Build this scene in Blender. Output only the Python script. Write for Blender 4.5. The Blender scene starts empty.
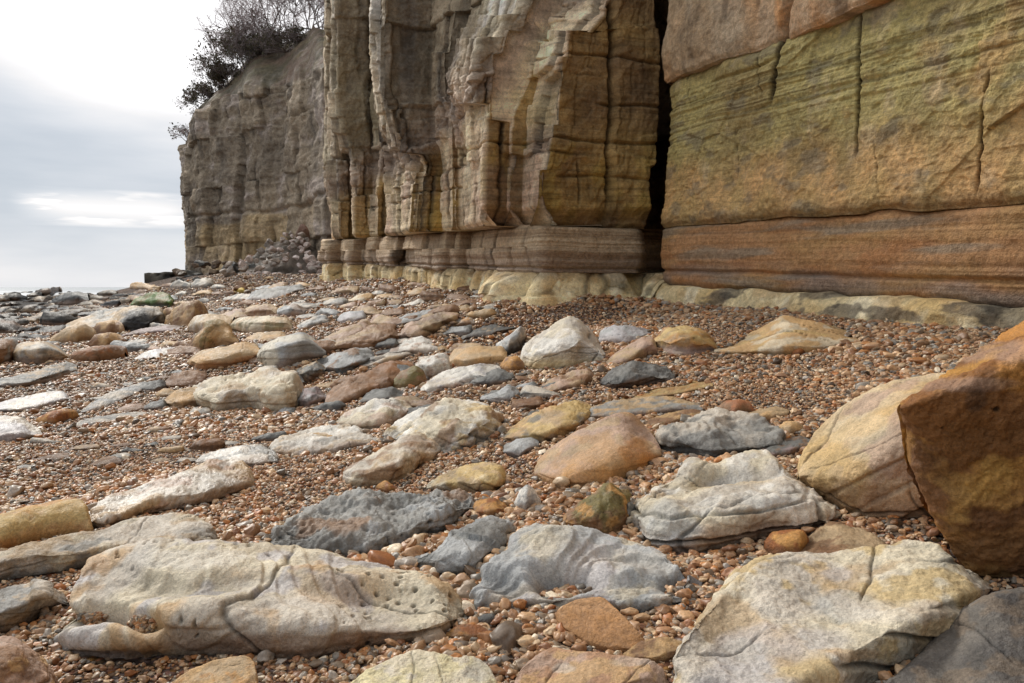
import bpy, math, random
import numpy as np
from mathutils import Vector
from mathutils.bvhtree import BVHTree

random.seed(7)
rng = np.random.default_rng(11)
scene = bpy.context.scene
COL = scene.collection

# ------------------------------------------------------------------ noise
_pr = np.random.default_rng(3)
PERM = _pr.permutation(256).astype(np.int64)
PERM = np.concatenate([PERM, PERM, PERM])
_g = _pr.normal(size=(256, 3)); GRAD = _g / np.linalg.norm(_g, axis=1)[:, None]

def perlin(p):
    p = np.asarray(p, dtype=np.float64)
    i = np.floor(p).astype(np.int64); f = p - i
    w = f * f * f * (f * (f * 6 - 15) + 10)
    i &= 255
    out = 0
    for dx in (0, 1):
        for dy in (0, 1):
            for dz in (0, 1):
                h = PERM[PERM[PERM[i[..., 0] + dx] + i[..., 1] + dy] + i[..., 2] + dz]
                g = GRAD[h]
                d = g[..., 0] * (f[..., 0] - dx) + g[..., 1] * (f[..., 1] - dy) + g[..., 2] * (f[..., 2] - dz)
                wx = w[..., 0] if dx else 1 - w[..., 0]
                wy = w[..., 1] if dy else 1 - w[..., 1]
                wz = w[..., 2] if dz else 1 - w[..., 2]
                out = out + d * wx * wy * wz
    return out * 1.6

def fbm(p, freq=1.0, octv=4, seed=0.0, gain=0.5, lac=2.03):
    q = np.asarray(p) * freq + np.array([seed * 17.31, seed * 7.77, seed * 3.19])
    a, s, out = 1.0, 0.0, 0
    for _ in range(octv):
        out = out + a * perlin(q); s += a
        a *= gain; q = q * lac + 11.7
    return out / s

def ridged(p, freq=1.0, octv=3, seed=0.0):
    q = np.asarray(p) * freq + np.array([seed * 13.1, seed * 5.7, seed * 9.2])
    a, s, out = 1.0, 0.0, 0
    for _ in range(octv):
        out = out + a * (1 - np.abs(perlin(q))); s += a
        a *= .5; q = q * 2.1 + 5.3
    return out / s

def worley(p, freq=1.0, seed=0):
    """distance to nearest feature point, second nearest, and a random id"""
    q = np.asarray(p) * freq
    i = np.floor(q).astype(np.int64); f = q - i
    d1 = np.full(q.shape[:-1], 9.0); d2 = d1.copy(); idn = np.zeros(q.shape[:-1])
    for dx in (-1, 0, 1):
        for dy in (-1, 0, 1):
            for dz in (-1, 0, 1):
                h = PERM[PERM[PERM[(i[..., 0] + dx) & 255] + ((i[..., 1] + dy) & 255)] + ((i[..., 2] + dz + seed) & 255)]
                g = GRAD[h] * .45 + .5
                d = np.sqrt((dx + g[..., 0] - f[..., 0]) ** 2 + (dy + g[..., 1] - f[..., 1]) ** 2 + (dz + g[..., 2] - f[..., 2]) ** 2)
                m = d < d1
                d2 = np.where(m, d1, np.minimum(d2, d)); idn = np.where(m, h / 255., idn); d1 = np.where(m, d, d1)
    return d1, d2, idn

def hsh(*q):
    s = 0.0
    for k, v in zip((12.9898, 78.233, 37.719), q): s = s + np.asarray(v, float) * k
    return (np.sin(s) * 43758.5453) % 1.0

def make_beds(z0, z1, lo, hi, seed):
    r = np.random.default_rng(seed); b = [z0]
    while b[-1] < z1: b.append(b[-1] + r.uniform(lo, hi))
    return np.array(b)

def brick(a, zs, beds, wid, seed):
    """jointed beds: cell id, distance to the nearest upright joint, to the nearest bed plane (metres), bed id"""
    j = np.searchsorted(beds, zs); hj = hsh(j, seed)
    w = wid * (.6 + .8 * hj); q = a / w + hj * 17.0; i = np.floor(q)
    ed = lambda n: n + .62 * (hsh(n, j, seed) - .5)
    lo = ed(i); hi = ed(i + 1)
    c = np.where(q < lo, i - 1, np.where(q > hi, i + 1, i))
    dv = np.minimum(np.abs(q - lo), np.abs(q - hi)) * w
    jl_ = np.clip(j, 1, len(beds) - 1); dh = np.minimum(np.abs(zs - beds[jl_ - 1]), np.abs(beds[jl_] - zs))
    return hsh(c, j, seed + 3), dv, dh, hsh(j, seed + 9)

def sstep(a, b, x):
    t = np.clip((x - a) / (b - a), 0, 1); return t * t * (3 - 2 * t)

def lin(c):
    """sRGB triple 0..255 -> linear albedo"""
    c = np.asarray(c, dtype=np.float64) / 255.
    return np.where(c <= .04045, c / 12.92, ((c + .055) / 1.055) ** 2.4)

def mix(a, b, f):
    f = np.asarray(f)[..., None]
    return a * (1 - f) + b * f

# ------------------------------------------------------------------ camera model
W_, H_ = 1024, 683
F_ = 759.0; HZ = 287.0; EYE = 1.5
PIT = math.atan((341.5 - HZ) / F_)
cp, sp = math.cos(PIT), math.sin(PIT)

def ray(px, py):
    """direction through a photo point, scaled so that its forward (Y) part is 1"""
    a = (np.asarray(px, float) - 512) / F_; b = (341.5 - np.asarray(py, float)) / F_
    y = cp + b * sp; z = -sp + b * cp
    return a / y, z / y

def at(px, py, Y):
    rx, rz = ray(px, py)
    return rx * Y, Y + 0 * rx, EYE + rz * Y

def project(X, Y, Z):
    z = Z - EYE
    d = Y * cp - z * sp
    v = Y * sp + z * cp
    return 512 + F_ * X / d, 341.5 - F_ * v / d

# ------------------------------------------------------------------ the beach
# cliff frame: t runs along the cliff away from the camera, o runs out towards the sea
DX, DY = -.4, .9165; NX, NY = -.9165, -.4; X0 = 8.9
def to_xy(t, o): return X0 + DX * t + NX * o, DY * t + NY * o
def to_to(X, Y):
    x = X - X0
    return x * DX + Y * DY, x * NX + Y * NY

FT = np.array([-40, 14.5, 16.5, 24, 40, 52, 70, 90, 400.])
FO = np.array([0, 0, 1.9, 2.2, 3.0, 5.5, 8.5, 4.0, 4.0])
ZT = np.array([-40, 0, 8.7, 15.5, 20, 26, 40, 52, 68, 90, 300.])
ZC = np.array([.9, .98, 1.10, 1.27, 1.46, 1.74, 2.05, 2.25, 2.35, 2.0, 1.0])
def gz(X, Y):
    X = np.asarray(X, float); Y = np.asarray(Y, float)
    t, o = to_to(X, Y)
    b = np.interp(t, FT, FO); zc = np.interp(t, ZT, ZC)
    s = o - b
    w = 7.0 + np.clip(t - 15, 0, 60) * .035
    k = np.clip(s / w, 0, 1)
    z = zc * (1 - k) ** 1.0
    z = z - np.clip(s - w, 0, 1e9) * .022
    z = np.maximum(z, -.42)
    P = np.stack([X, Y, 0 * X], -1)
    z = z + .05 * fbm(P, .45, 2, 2) + .02 * fbm(P, 1.7, 2, 5)
    r = np.hypot(X, Y)
    z = z + sstep(25, 120, r) * .25 * fbm(P, .05, 3, 9) * sstep(-.2, -.35, z)
    z = z - sstep(170, 300, r) * sstep(10, 40, s) * 1.2
    return z

YS = np.geomspace(1.2, 320, 420)
def ground_hit(px, py):
    px = np.atleast_1d(np.asarray(px, float)); py = np.atleast_1d(np.asarray(py, float))
    rx, rz = ray(px, py)
    X = rx[:, None] * YS; Z = EYE + rz[:, None] * YS
    G = gz(X, np.broadcast_to(YS, X.shape))
    below = Z < G
    k = np.where(below.any(1), below.argmax(1), len(YS) - 1); k = np.maximum(k, 1)
    i = np.arange(len(px))
    a = Z[i, k - 1] - G[i, k - 1]; b = Z[i, k] - G[i, k]
    f = np.clip(a / (a - b + 1e-9), 0, 1)
    return YS[k - 1] + (YS[k] - YS[k - 1]) * f

# ------------------------------------------------------------------ mesh helpers
def mesh_obj(name, verts, faces, mat, col=None, smooth=True, parent=None):
    me = bpy.data.meshes.new(name)
    verts = np.asarray(verts, dtype=np.float32); faces = np.asarray(faces, dtype=np.int32)
    n, k = faces.shape
    me.vertices.add(len(verts)); me.vertices.foreach_set('co', verts.ravel())
    me.loops.add(n * k); me.loops.foreach_set('vertex_index', faces.ravel())
    me.polygons.add(n); me.polygons.foreach_set('loop_start', np.arange(0, n * k, k, dtype=np.int32))
    me.polygons.foreach_set('loop_total', np.full(n, k, np.int32))
    me.polygons.foreach_set('use_smooth', np.full(n, smooth))
    me.update(calc_edges=True); me.validate()
    if col is not None:
        c = np.concatenate([np.clip(col, 0, 1), np.ones((len(col), 1))], 1).astype(np.float32)
        at_ = me.color_attributes.new('Col', 'FLOAT_COLOR', 'POINT'); at_.data.foreach_set('color', c.ravel())
    me.materials.append(mat)
    o = bpy.data.objects.new(name, me); COL.objects.link(o)
    if parent: o.parent = parent
    return o

def grid_faces(nr, nc, off=0, flip=False):
    a = (np.arange(nr - 1)[:, None] * nc + np.arange(nc - 1)[None]).ravel() + off
    f = np.stack([a, a + 1, a + nc + 1, a + nc], 1)
    return f[:, ::-1] if flip else f

def gnormals(P):
    du = np.gradient(P, axis=1); dv = np.gradient(P, axis=0)
    n = np.cross(du, dv); l = np.linalg.norm(n, axis=-1, keepdims=True)
    return n / np.maximum(l, 1e-9)

def blur(A, sig, axis):
    if sig <= 0: return A
    r = int(max(1, round(sig * 2.5))); x = np.arange(-r, r + 1); k = np.exp(-.5 * (x / sig) ** 2); k /= k.sum()
    pad = [(0, 0)] * A.ndim; pad[axis] = (r, r)
    B = np.pad(A, pad, mode='reflect', reflect_type='odd') if A.shape[axis] > r else np.pad(A, pad, mode='edge')
    n = A.shape[axis]; out = 0
    for j in range(2 * r + 1):
        sl = [slice(None)] * A.ndim; sl[axis] = slice(j, j + n); out = out + k[j] * B[tuple(sl)]
    return out

def tag(o, label=None, cat=None, group=None, kind=None):
    if label: o['label'] = label
    if cat: o['category'] = cat
    if group: o['group'] = group
    if kind: o['kind'] = kind
    return o

# ------------------------------------------------------------------ materials
def new_mat(name):
    m = bpy.data.materials.new(name); m.use_nodes = True
    nt = m.node_tree; nt.nodes.clear()
    out = nt.nodes.new('ShaderNodeOutputMaterial'); b = nt.nodes.new('ShaderNodeBsdfPrincipled')
    nt.links.new(b.outputs[0], out.inputs[0])
    return m, nt, b
def nd(nt, typ, **kw):
    n = nt.nodes.new(typ)
    for k, v in kw.items():
        if k.startswith('_'): setattr(n, k[1:], v)
        else: n.inputs[k].default_value = v
    return n
def noise_node(nt, vec, scale, detail=4, rough=.6):
    n = nd(nt, 'ShaderNodeTexNoise', Scale=scale, Detail=detail, Roughness=rough)
    nt.links.new(vec, n.inputs['Vector']); return n
def maprange(nt, src, a, b, c, d):
    n = nd(nt, 'ShaderNodeMapRange'); n.inputs[1].default_value = a; n.inputs[2].default_value = b
    n.inputs[3].default_value = c; n.inputs[4].default_value = d
    nt.links.new(src, n.inputs[0]); return n.outputs[0]
def mathn(nt, op, a, b):
    n = nt.nodes.new('ShaderNodeMath'); n.operation = op
    for i, v in enumerate((a, b)):
        if isinstance(v, (int, float)): n.inputs[i].default_value = v
        else: nt.links.new(v, n.inputs[i])
    return n.outputs[0]
def mulcol(nt, col, fac):
    n = nt.nodes.new('ShaderNodeVectorMath'); n.operation = 'SCALE'
    nt.links.new(col, n.inputs[0]); nt.links.new(fac, n.inputs['Scale']); return n.outputs[0]

def stone_mat(name, r0, r1, s1, s2, s3, dist, grain=.35, spec=.35):
    m, nt, b = new_mat(name)
    geo = nd(nt, 'ShaderNodeNewGeometry'); pos = geo.outputs['Position']
    c = nd(nt, 'ShaderNodeAttribute', _attribute_name='Col')
    n1 = noise_node(nt, pos, s1, 5, .62); n2 = noise_node(nt, pos, s2, 4, .65); n3 = noise_node(nt, pos, s3, 3, .6)
    g = mathn(nt, 'ADD', maprange(nt, n2.outputs[0], .3, .7, 1 - grain, 1 + grain), maprange(nt, n3.outputs[0], .3, .7, -grain * .7, grain * .7))
    nt.links.new(mulcol(nt, c.outputs['Color'], g), b.inputs['Base Color'])
    nt.links.new(maprange(nt, n1.outputs[0], .35, .65, r0, r1), b.inputs['Roughness'])
    b.inputs['Specular IOR Level'].default_value = spec
    hsum = mathn(nt, 'ADD', n1.outputs[0], mathn(nt, 'ADD', mathn(nt, 'MULTIPLY', n2.outputs[0], .45), mathn(nt, 'MULTIPLY', n3.outputs[0], .22)))
    bp = nd(nt, 'ShaderNodeBump', Strength=.9, Distance=dist)
    nt.links.new(hsum, bp.inputs['Height']); nt.links.new(bp.outputs[0], b.inputs['Normal'])
    return m
M_ROCK = stone_mat('weathered_stone', .45, .8, 18, 75, 240, .017, .26, .35)
M_WET = stone_mat('wet_stone', .28, .6, 10, 40, 140, .016, .25, .5)
M_FAR = stone_mat('distant_stone', .5, .85, 5, 14, 40, .04, .3, .3)
M_CLIFF = stone_mat('cliff_sandstone', .55, .85, 5, 16, 60, .06, .26, .3)
M_HEAD = stone_mat('headland_sandstone', .6, .9, 1.2, 4, 14, .2, .3, .2)
# ------------------------------------------------------------------ ground sheet
def build_ground():
    th = np.concatenate([np.linspace(-180, -52, 40, endpoint=False), np.linspace(-52, 52, 520, endpoint=False), np.linspace(52, 180, 41)])
    th = np.radians(th)
    r = np.concatenate([[0.05, .5], np.geomspace(1.0, 330, 420), [420, 700, 1500, 6000]])
    R, T = np.meshgrid(r, th, indexing='ij')
    X = R * np.sin(T); Y = R * np.cos(T); Z = gz(X, Y)
    Z = Z - sstep(300, 420, R) * 3
    P = np.stack([X, Y, Z], -1)
    far = sstep(11, 26, R)
    t, o = to_to(X, Y); s = o - np.interp(t, FT, FO); w = 7.0 + np.clip(t - 15, 0, 60) * .035
    reef = sstep(w * .9, w * 1.7, s + 2 * fbm(P, .12, 3, 4)) * sstep(9, 22, R)
    c0 = lin((140, 112, 92)); c1 = lin((116, 94, 78)); c2 = lin((52, 50, 48)); c3 = lin((104, 92, 80))
    c = mix(c0 + 0 * P, c1, sstep(-.3, .3, fbm(P, .5, 3, 1)))
    rc = mix(c2 + 0 * P, c3, sstep(-.05, .25, fbm(P * np.array([1, 2.4, 1]), .22, 4, 8)))
    c = mix(c, rc, reef)
    fs = sstep(22, 45, R); c = c * (1 - .12 * fs)[..., None] * (1 + (.5 * fbm(P, .9, 4, 41) + .35 * fbm(P, 3.5, 3, 42)) * fs)[..., None]
    m, nt, b = new_mat('shingle_ground')
    geo = nd(nt, 'ShaderNodeNewGeometry'); pos = geo.outputs['Position']
    at_ = nd(nt, 'ShaderNodeAttribute', _attribute_name='Col')
    v = nd(nt, 'ShaderNodeTexVoronoi', Scale=30.0, Randomness=1.0); nt.links.new(pos, v.inputs['Vector'])
    v2 = nd(nt, 'ShaderNodeTexVoronoi', Scale=11.0, Randomness=1.0); nt.links.new(pos, v2.inputs['Vector'])
    sep = nt.nodes.new('ShaderNodeSeparateColor'); nt.links.new(v.outputs['Color'], sep.inputs[0])
    sep2 = nt.nodes.new('ShaderNodeSeparateColor'); nt.links.new(v2.outputs['Color'], sep2.inputs[0])
    edge = maprange(nt, v.outputs['Distance'], .25, .75, 1.0, .25)
    tone = mathn(nt, 'MULTIPLY', mathn(nt, 'MULTIPLY', maprange(nt, sep.outputs[0], 0, 1, .45, 1.55), maprange(nt, sep2.outputs[0], 0, 1, .75, 1.25)), edge)
    cm = mulcol(nt, at_.outputs['Color'], tone)
    hs = nt.nodes.new('ShaderNodeHueSaturation'); nt.links.new(cm, hs.inputs['Color'])
    nt.links.new(maprange(nt, sep.outputs[1], 0, 1, .45, 1.5), hs.inputs['Saturation'])
    nt.links.new(maprange(nt, sep.outputs[2], 0, 1, .475, .52), hs.inputs['Hue'])
    nt.links.new(hs.outputs[0], b.inputs['Base Color'])
    b.inputs['Roughness'].default_value = .8; b.inputs['Specular IOR Level'].default_value = .12
    bp = nd(nt, 'ShaderNodeBump', Strength=1.0, Distance=.03); bp.invert = True
    nt.links.new(v.outputs['Distance'], bp.inputs['Height']); nt.links.new(bp.outputs[0], b.inputs['Normal'])
    nr, nc = R.shape
    o_ = mesh_obj('shingle_beach', P.reshape(-1, 3), grid_faces(nr, nc, flip=False), m, c.reshape(-1, 3))
    tag(o_, kind='structure')
build_ground()

# ------------------------------------------------------------------ sea
def build_sea():
    m, nt, b = new_mat('sea_water')
    geo = nd(nt, 'ShaderNodeNewGeometry'); pos = geo.outputs['Position']
    mp = nd(nt, 'ShaderNodeMapping'); mp.inputs['Scale'].default_value = (.012, .11, 1); nt.links.new(pos, mp.inputs[0])
    n = noise_node(nt, mp.outputs[0], 1.0, 5, .62)
    sx = nt.nodes.new('ShaderNodeSeparateXYZ'); nt.links.new(pos, sx.inputs[0])
    near = maprange(nt, sx.outputs['Y'], 210, 620, .16, -.03)
    f = maprange(nt, mathn(nt, 'ADD', n.outputs[0], near), .58, .66, 0, 1)
    mx = nt.nodes.new('ShaderNodeMix'); mx.data_type = 'RGBA'
    nt.links.new(f, mx.inputs[0]); mx.inputs[6].default_value = (*lin((112, 122, 126)), 1); mx.inputs[7].default_value = (.8, .81, .82, 1)
    nt.links.new(mx.outputs[2], b.inputs['Base Color'])
    b.inputs['Roughness'].default_value = .28; b.inputs['IOR'].default_value = 1.33
    mp2 = nd(nt, 'ShaderNodeMapping'); mp2.inputs['Scale'].default_value = (.05, .35, 1); nt.links.new(pos, mp2.inputs[0])
    n2 = noise_node(nt, mp2.outputs[0], 1.0, 4, .6)
    bp = nd(nt, 'ShaderNodeBump', Strength=.6, Distance=.6)
    nt.links.new(n2.outputs[0], bp.inputs['Height']); nt.links.new(bp.outputs[0], b.inputs['Normal'])
    th = np.radians(np.linspace(-180, 180, 97)); r = np.array([60, 100, 160, 240, 400, 800, 2000, 6000, 14000.])
    R, T = np.meshgrid(r, th, indexing='ij')
    P = np.stack([R * np.sin(T), R * np.cos(T), 0 * R - .62], -1)
    tag(mesh_obj('sea', P.reshape(-1, 3), grid_faces(*R.shape), m), kind='structure')
build_sea()

# ------------------------------------------------------------------ cliff
def t_of_px(px, o, py=190):
    """where the sight line through px meets the vertical plane at offset o"""
    rx, rz = ray(px, py)
    # X = rx*Y ; X0 + DX t + NX o = rx (DY t + NY o)
    return (X0 + NX * o - rx * NY * o) / (rx * DY - DX)
def o_of_px(px, t, py=190):
    rx, rz = ray(px, py)
    return (X0 + DX * t - rx * DY * t) / (rx * NY - NX)

DIP = .038
def trace(start, segs, k):
    """zigzag plan: S runs along the cliff receding with slope -k, E is an end face across it"""
    t, o = start; pts = [(t, o)]; kinds = []
    for kind, px in segs:
        if kind == 'E':
            o = float(o_of_px(px, t)); t2 = t + .06
            t = t2
        else:
            lo, hi = t, t + 60
            for _ in range(50):
                m_ = .5 * (lo + hi); x, y = to_xy(m_, o - k * (m_ - t)); p, _q = project(x, y, EYE + 1.5)
                if p > px: lo = m_
                else: hi = m_
            o = o - k * (lo - t); t = lo
        pts.append((t, o)); kinds.append(kind)
    return pts, kinds

def tuned(start, segs, o_end):
    lo, hi = -.3, .8
    for _ in range(40):
        k = .5 * (lo + hi)
        try: e = trace(start, segs, k)[0][-1][1]
        except Exception: e = -9
        if e > o_end: lo = k
        else: hi = k
    return trace(start, segs, .5 * (lo + hi))

def resample(pts, kinds, step_px=.95):
    T, O, K = [], [], []
    for (a, b, kd) in zip(pts[:-1], pts[1:], kinds):
        xa, ya = to_xy(*a); xb, yb = to_xy(*b)
        def pj(x, y): return project(x, max(y, .8), EYE + 1)[0]
        L = math.hypot(xb - xa, yb - ya)
        wpx = abs(np.clip(pj(xa, ya), -80, 1130) - np.clip(pj(xb, yb), -80, 1130))
        n = int(max(3, wpx / step_px, min(L / .15, 30)))
        s = np.linspace(0, 1, n, endpoint=False)
        if wpx > 150 and kd == 'S':   # long wall running towards the camera: even spacing in the view
            ts = np.linspace(0, 1, 4000); xs = xa + (xb - xa) * ts; ys = np.maximum(ya + (yb - ya) * ts, .8)
            pp = np.clip(project(xs, ys, EYE + 1)[0], -80, 1130) - ts * 40; pp = pp[0] - pp
            s = np.interp(np.linspace(0, pp[-1], n, endpoint=False), pp, ts)
        T += list(a[0] + (b[0] - a[0]) * s); O += list(a[1] + (b[1] - a[1]) * s); K += [1. if kd == 'E' else 0.] * n
    T.append(pts[-1][0]); O.append(pts[-1][1]); K.append(K[-1])
    return np.array(T), np.array(O), np.array(K)

VB, FB, CB, OFF = [], [], [], [0]
def push(P, C):
    nr, nc = P.shape[:2]
    VB.append(P.reshape(-1, 3)); CB.append(C.reshape(-1, 3)); FB.append(grid_faces(nr, nc, OFF[0], flip=True)); OFF[0] += nr * nc

def wall(T, O, K, zs0, zs1, dispf, colf, rowpx=1.0, top_cap=1.2, bot_cap=1.2, edge=.06, ztop_abs=None, batter=0.0, smooth=1.2, shift=None, rise=0.0):
    X, Y = to_xy(T, O)
    dX = np.gradient(X); dY = np.gradient(Y); l = np.hypot(dX, dY) + 1e-9
    n2 = np.stack([-dY / l, dX / l], 1)          # polyline runs away (t up); seaward is on its left
    n2 = np.stack([blur(n2[:, 0], smooth, 0), blur(n2[:, 1], smooth, 0)], 1); n2 /= np.linalg.norm(n2, axis=1)[:, None]
    z0 = zs0(T) + DIP * T; z1 = zs1(T) + DIP * T
    if ztop_abs is not None: z1 = ztop_abs + 0 * T
    Yc = np.maximum(Y, 5.)
    zv = np.minimum(z1, EYE + ray(512, -70)[1] * Yc); zv = np.maximum(zv, z0 + .3)
    hp = np.percentile((zv - z0) / Yc * F_, 85)
    nv = int(np.clip(hp / rowpx, 14, 420)); nx_ = 14 if np.any(z1 > zv + .1) else 0
    v = np.linspace(0, 1, nv)
    Z = z0[None] + (zv - z0)[None] * v[:, None]
    if nx_: Z = np.concatenate([Z, zv[None] + (z1 - zv)[None] * np.linspace(0, 1, nx_ + 1)[1:, None]], 0)
    nr = Z.shape[0]
    Tm = np.broadcast_to(T, Z.shape); Om = np.broadcast_to(O, Z.shape); Km = np.broadcast_to(K, Z.shape)
    Xm = np.broadcast_to(X, Z.shape).copy(); Ym = np.broadcast_to(Y, Z.shape).copy()
    ZS = Z - DIP * Tm
    d = dispf(np.stack([Xm, Ym, Z], -1), Tm, ZS, Km)
    eb = np.minimum(Z - z0[None], z1[None] - Z)
    d = d - edge * 1.2 * np.exp(-(eb / (edge * 1.3)) ** 2)
    d = d - batter * (Z - z0[None])
    Xm += n2[None, :, 0] * d; Ym += n2[None, :, 1] * d
    if shift is not None:
        sh = shift(Tm, ZS); Xm += NX * sh; Ym += NY * sh
    P = np.stack([Xm, Ym, Z], -1)
    C = colf(P, Tm, ZS, Km, d)
    rows = [P]; cols = [C]
    if bot_cap:
        q = P[:1].copy(); q[..., 0] -= n2[None, :, 0] * bot_cap; q[..., 1] -= n2[None, :, 1] * bot_cap; q[..., 2] += .01
        rows.insert(0, q); cols.insert(0, C[:1])
    if top_cap:
        for k in ((.12, .24, .36, .48, .6, .72, .84, 1.0) if rise else (.25, .6, 1.0)):
            q = P[-1:].copy(); q[..., 0] -= n2[None, :, 0] * top_cap * k; q[..., 1] -= n2[None, :, 1] * top_cap * k
            q[..., 2] += .05 * k + .05 * fbm(q, 2.0, 3, 6)
            if rise: q[..., 2] += rise * k * (T > tF + .8) + .16 * fbm(q, 1.3, 4, 7) * (T > tF + .8)
            cq = C[-1:]
            if rise: cq = mix(cq, lin((176, 154, 132)) * (1 + .4 * fbm(q, 3, 4, 12))[..., None], min(1, k * 3) * (T > tF + .8)[None])
            rows.append(q); cols.append(cq)
    push(np.concatenate(rows, 0), np.concatenate(cols, 0))

# joints (deep vertical cracks): photo column, rows, half width m, depth m, lean
def crack(T, Z, px, y0, y1, o, wid=.03, dep=.2, lean=0.0, seed=0):
    t0 = float(t_of_px(px, o, (y0 + y1) / 2)); x, y = to_xy(t0, o)
    za = float(at(px, y1, y)[2]); zb = float(at(px, y0, y)[2])
    wob = .07 * perlin(np.stack([0 * Z + seed, Z * 1.6, 0 * Z + 3.3], -1)) + .035 * fbm(np.stack([0 * Z + seed, Z * 7, 0 * Z + 8.3], -1), 1, 4)
    tt = t0 + wob + lean * (Z - .5 * (za + zb))
    e = sstep(za - .25, za + .1, Z) * (1 - sstep(zb - .1, zb + .25, Z))
    return dep * e * np.exp(-((T - tt) / wid) ** 2)

LAMB = lambda a: (lambda T: 0 * T + a)
def bedding(ZS, T, P, seed, f=9.0):
    w = ZS + .05 * fbm(P, .5, 2, seed)
    return fbm(np.stack([0 * w + seed, T * .12, w * f], -1), 1.0, 4, seed, .6)

tF = float(t_of_px(659, 0.0))       # the fissure
def poly_right(right=0.0):
    t0 = tF
    return resample([(-22., right), (t0 - .55, right), (t0 - .12, right - .1), (t0 - .02, right - .5), (t0 + .05, -3.4), (t0 + 5.2, -3.4), (t0 + 5.4, -2.6)], ['S', 'S', 'S', 'E', 'E', 'E'])
def poly(shift, segs, o_end, right=0.0, so=.15, deep=1.2):
    t0 = tF
    pts = [(-22., right), (t0 - .55, right), (t0 - .12, right - .1), (t0 - .02, right - .4), (t0 + .05, -deep), (t0 + 1.6 + deep * .3, -deep), (t0 + 1.6, so - .5), (t0 + .75, so)]
    kinds = ['S', 'S', 'S', 'E', 'E', 'E', 'E']
    p2, k2 = tuned(pts[-1], segs, o_end)
    print('end', p2[-1], to_xy(*p2[-1]))
    p2 = [(t, o + shift) for t, o in p2]
    return resample(pts[:-1] + p2, kinds + k2)

SEG2 = [('E', 543), ('S', 531), ('E', 513), ('S', 510), ('E', 488), ('S', 463), ('E', 457), ('S', 444), ('E', 425), ('S', 417), ('E', 409), ('S', 391),
        ('E', 379), ('S', 373), ('E', 357), ('S', 352), ('E', 338), ('S', 331)]
SEG1 = [('E', 556), ('S', 482), ('E', 470), ('S', 466), ('E', 456), ('S', 413), ('E', 405), ('S', 391),
        ('E', 384), ('S', 373), ('E', 360), ('S', 352), ('E', 338), ('S', 331)]
SEG0 = [('E', 560), ('S', 488), ('E', 472), ('S', 440), ('E', 436), ('S', 414), ('E', 408), ('S', 391),
        ('E', 384), ('S', 373), ('E', 360), ('S', 352), ('E', 338), ('S', 331)]
SEG3 = [('E', 622), ('S', 490), ('E', 478), ('S', 449), ('E', 436), ('S', 424), ('E', 408), ('S', 404), ('E', 378), ('S', 374), ('E', 357), ('S', 350), ('E', 336), ('S', 328)]

# --- colours
cYEL = lin((224, 204, 158)); cYEL2 = lin((208, 178, 122)); cORG = lin((186, 140, 96)); cGRY = lin((158, 142, 120)); cTAN = lin((182, 142, 92))
cGRN = lin((180, 164, 106)); cOLV = lin((160, 140, 92)); cBRN = lin((120, 90, 60)); cDRK = lin((62, 50, 38)); cPAL = lin((206, 184, 150))
cPNK = lin((170, 140, 116)); cGT = lin((188, 166, 134)); cGD = lin((136, 120, 98)); cPUR = lin((150, 132, 122)); cWHT = lin((214, 206, 190))

def right_mask(T): return 1 - sstep(tF - .05, tF + .1, T)

# top of the jointed blocks as it climbs towards the fissure, read along the wall
BT_PX = np.array([330, 345, 372, 400, 425, 440, 480, 500, 530, 560, 600, 650, 700.]); BT_PY = np.array([206, 200, 190, 180, 166, 142, 112, 98, 62, 24, 2, -90, -90.])
def block_top(T):
    x, y = to_xy(T, np.interp(T, FT, FO)); p, _ = project(x, np.maximum(y, 5), EYE + 3)
    z = at(p, np.interp(p, BT_PX, BT_PY), np.maximum(y, 5))[2] - DIP * T
    return np.where(T < tF + .8, 4.62, z)
BEDS0 = np.array([-2, -.5, .15, .72, 3.0])
T_ST = [float(t_of_px(q, 2.6, 285)) for q in (478, 496, 524)]
def disp0(P, T, ZS, K):
    r = right_mask(T); n = fbm(P, 1.2, 4, 21)
    st_ = sum(a * np.exp(-((T - q + .1 * n) / w) ** 4) for q, a, w in zip(T_ST, (.22, .62, .30), (.26, .36, .30))) * sstep(1.35, .85, ZS)
    ci, dv, dh, _ = brick(T + .25 * fbm(P, 1.3, 2, 20), ZS + .12 * n, BEDS0, .55, 5)
    near = 1 - sstep(17, 24, T)
    rnd = .09 * np.clip(dv / .16, 0, 1) ** .5
    low = sstep(1.2, .3, ZS)
    left = st_ + .08 + rnd * (.5 + .5 * near) + .14 * (ci - .5) + .25 * low * near
    right = .10 + .22 * low + .42 * fbm(P * np.array([1, 1, .6]), .55, 4, 22) + .12 * (ridged(P, 1.4, 3, 24) - .6)
    return left * (1 - r) + r * right + .05 * n + .03 * fbm(P, 5, 4, 23)
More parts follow.
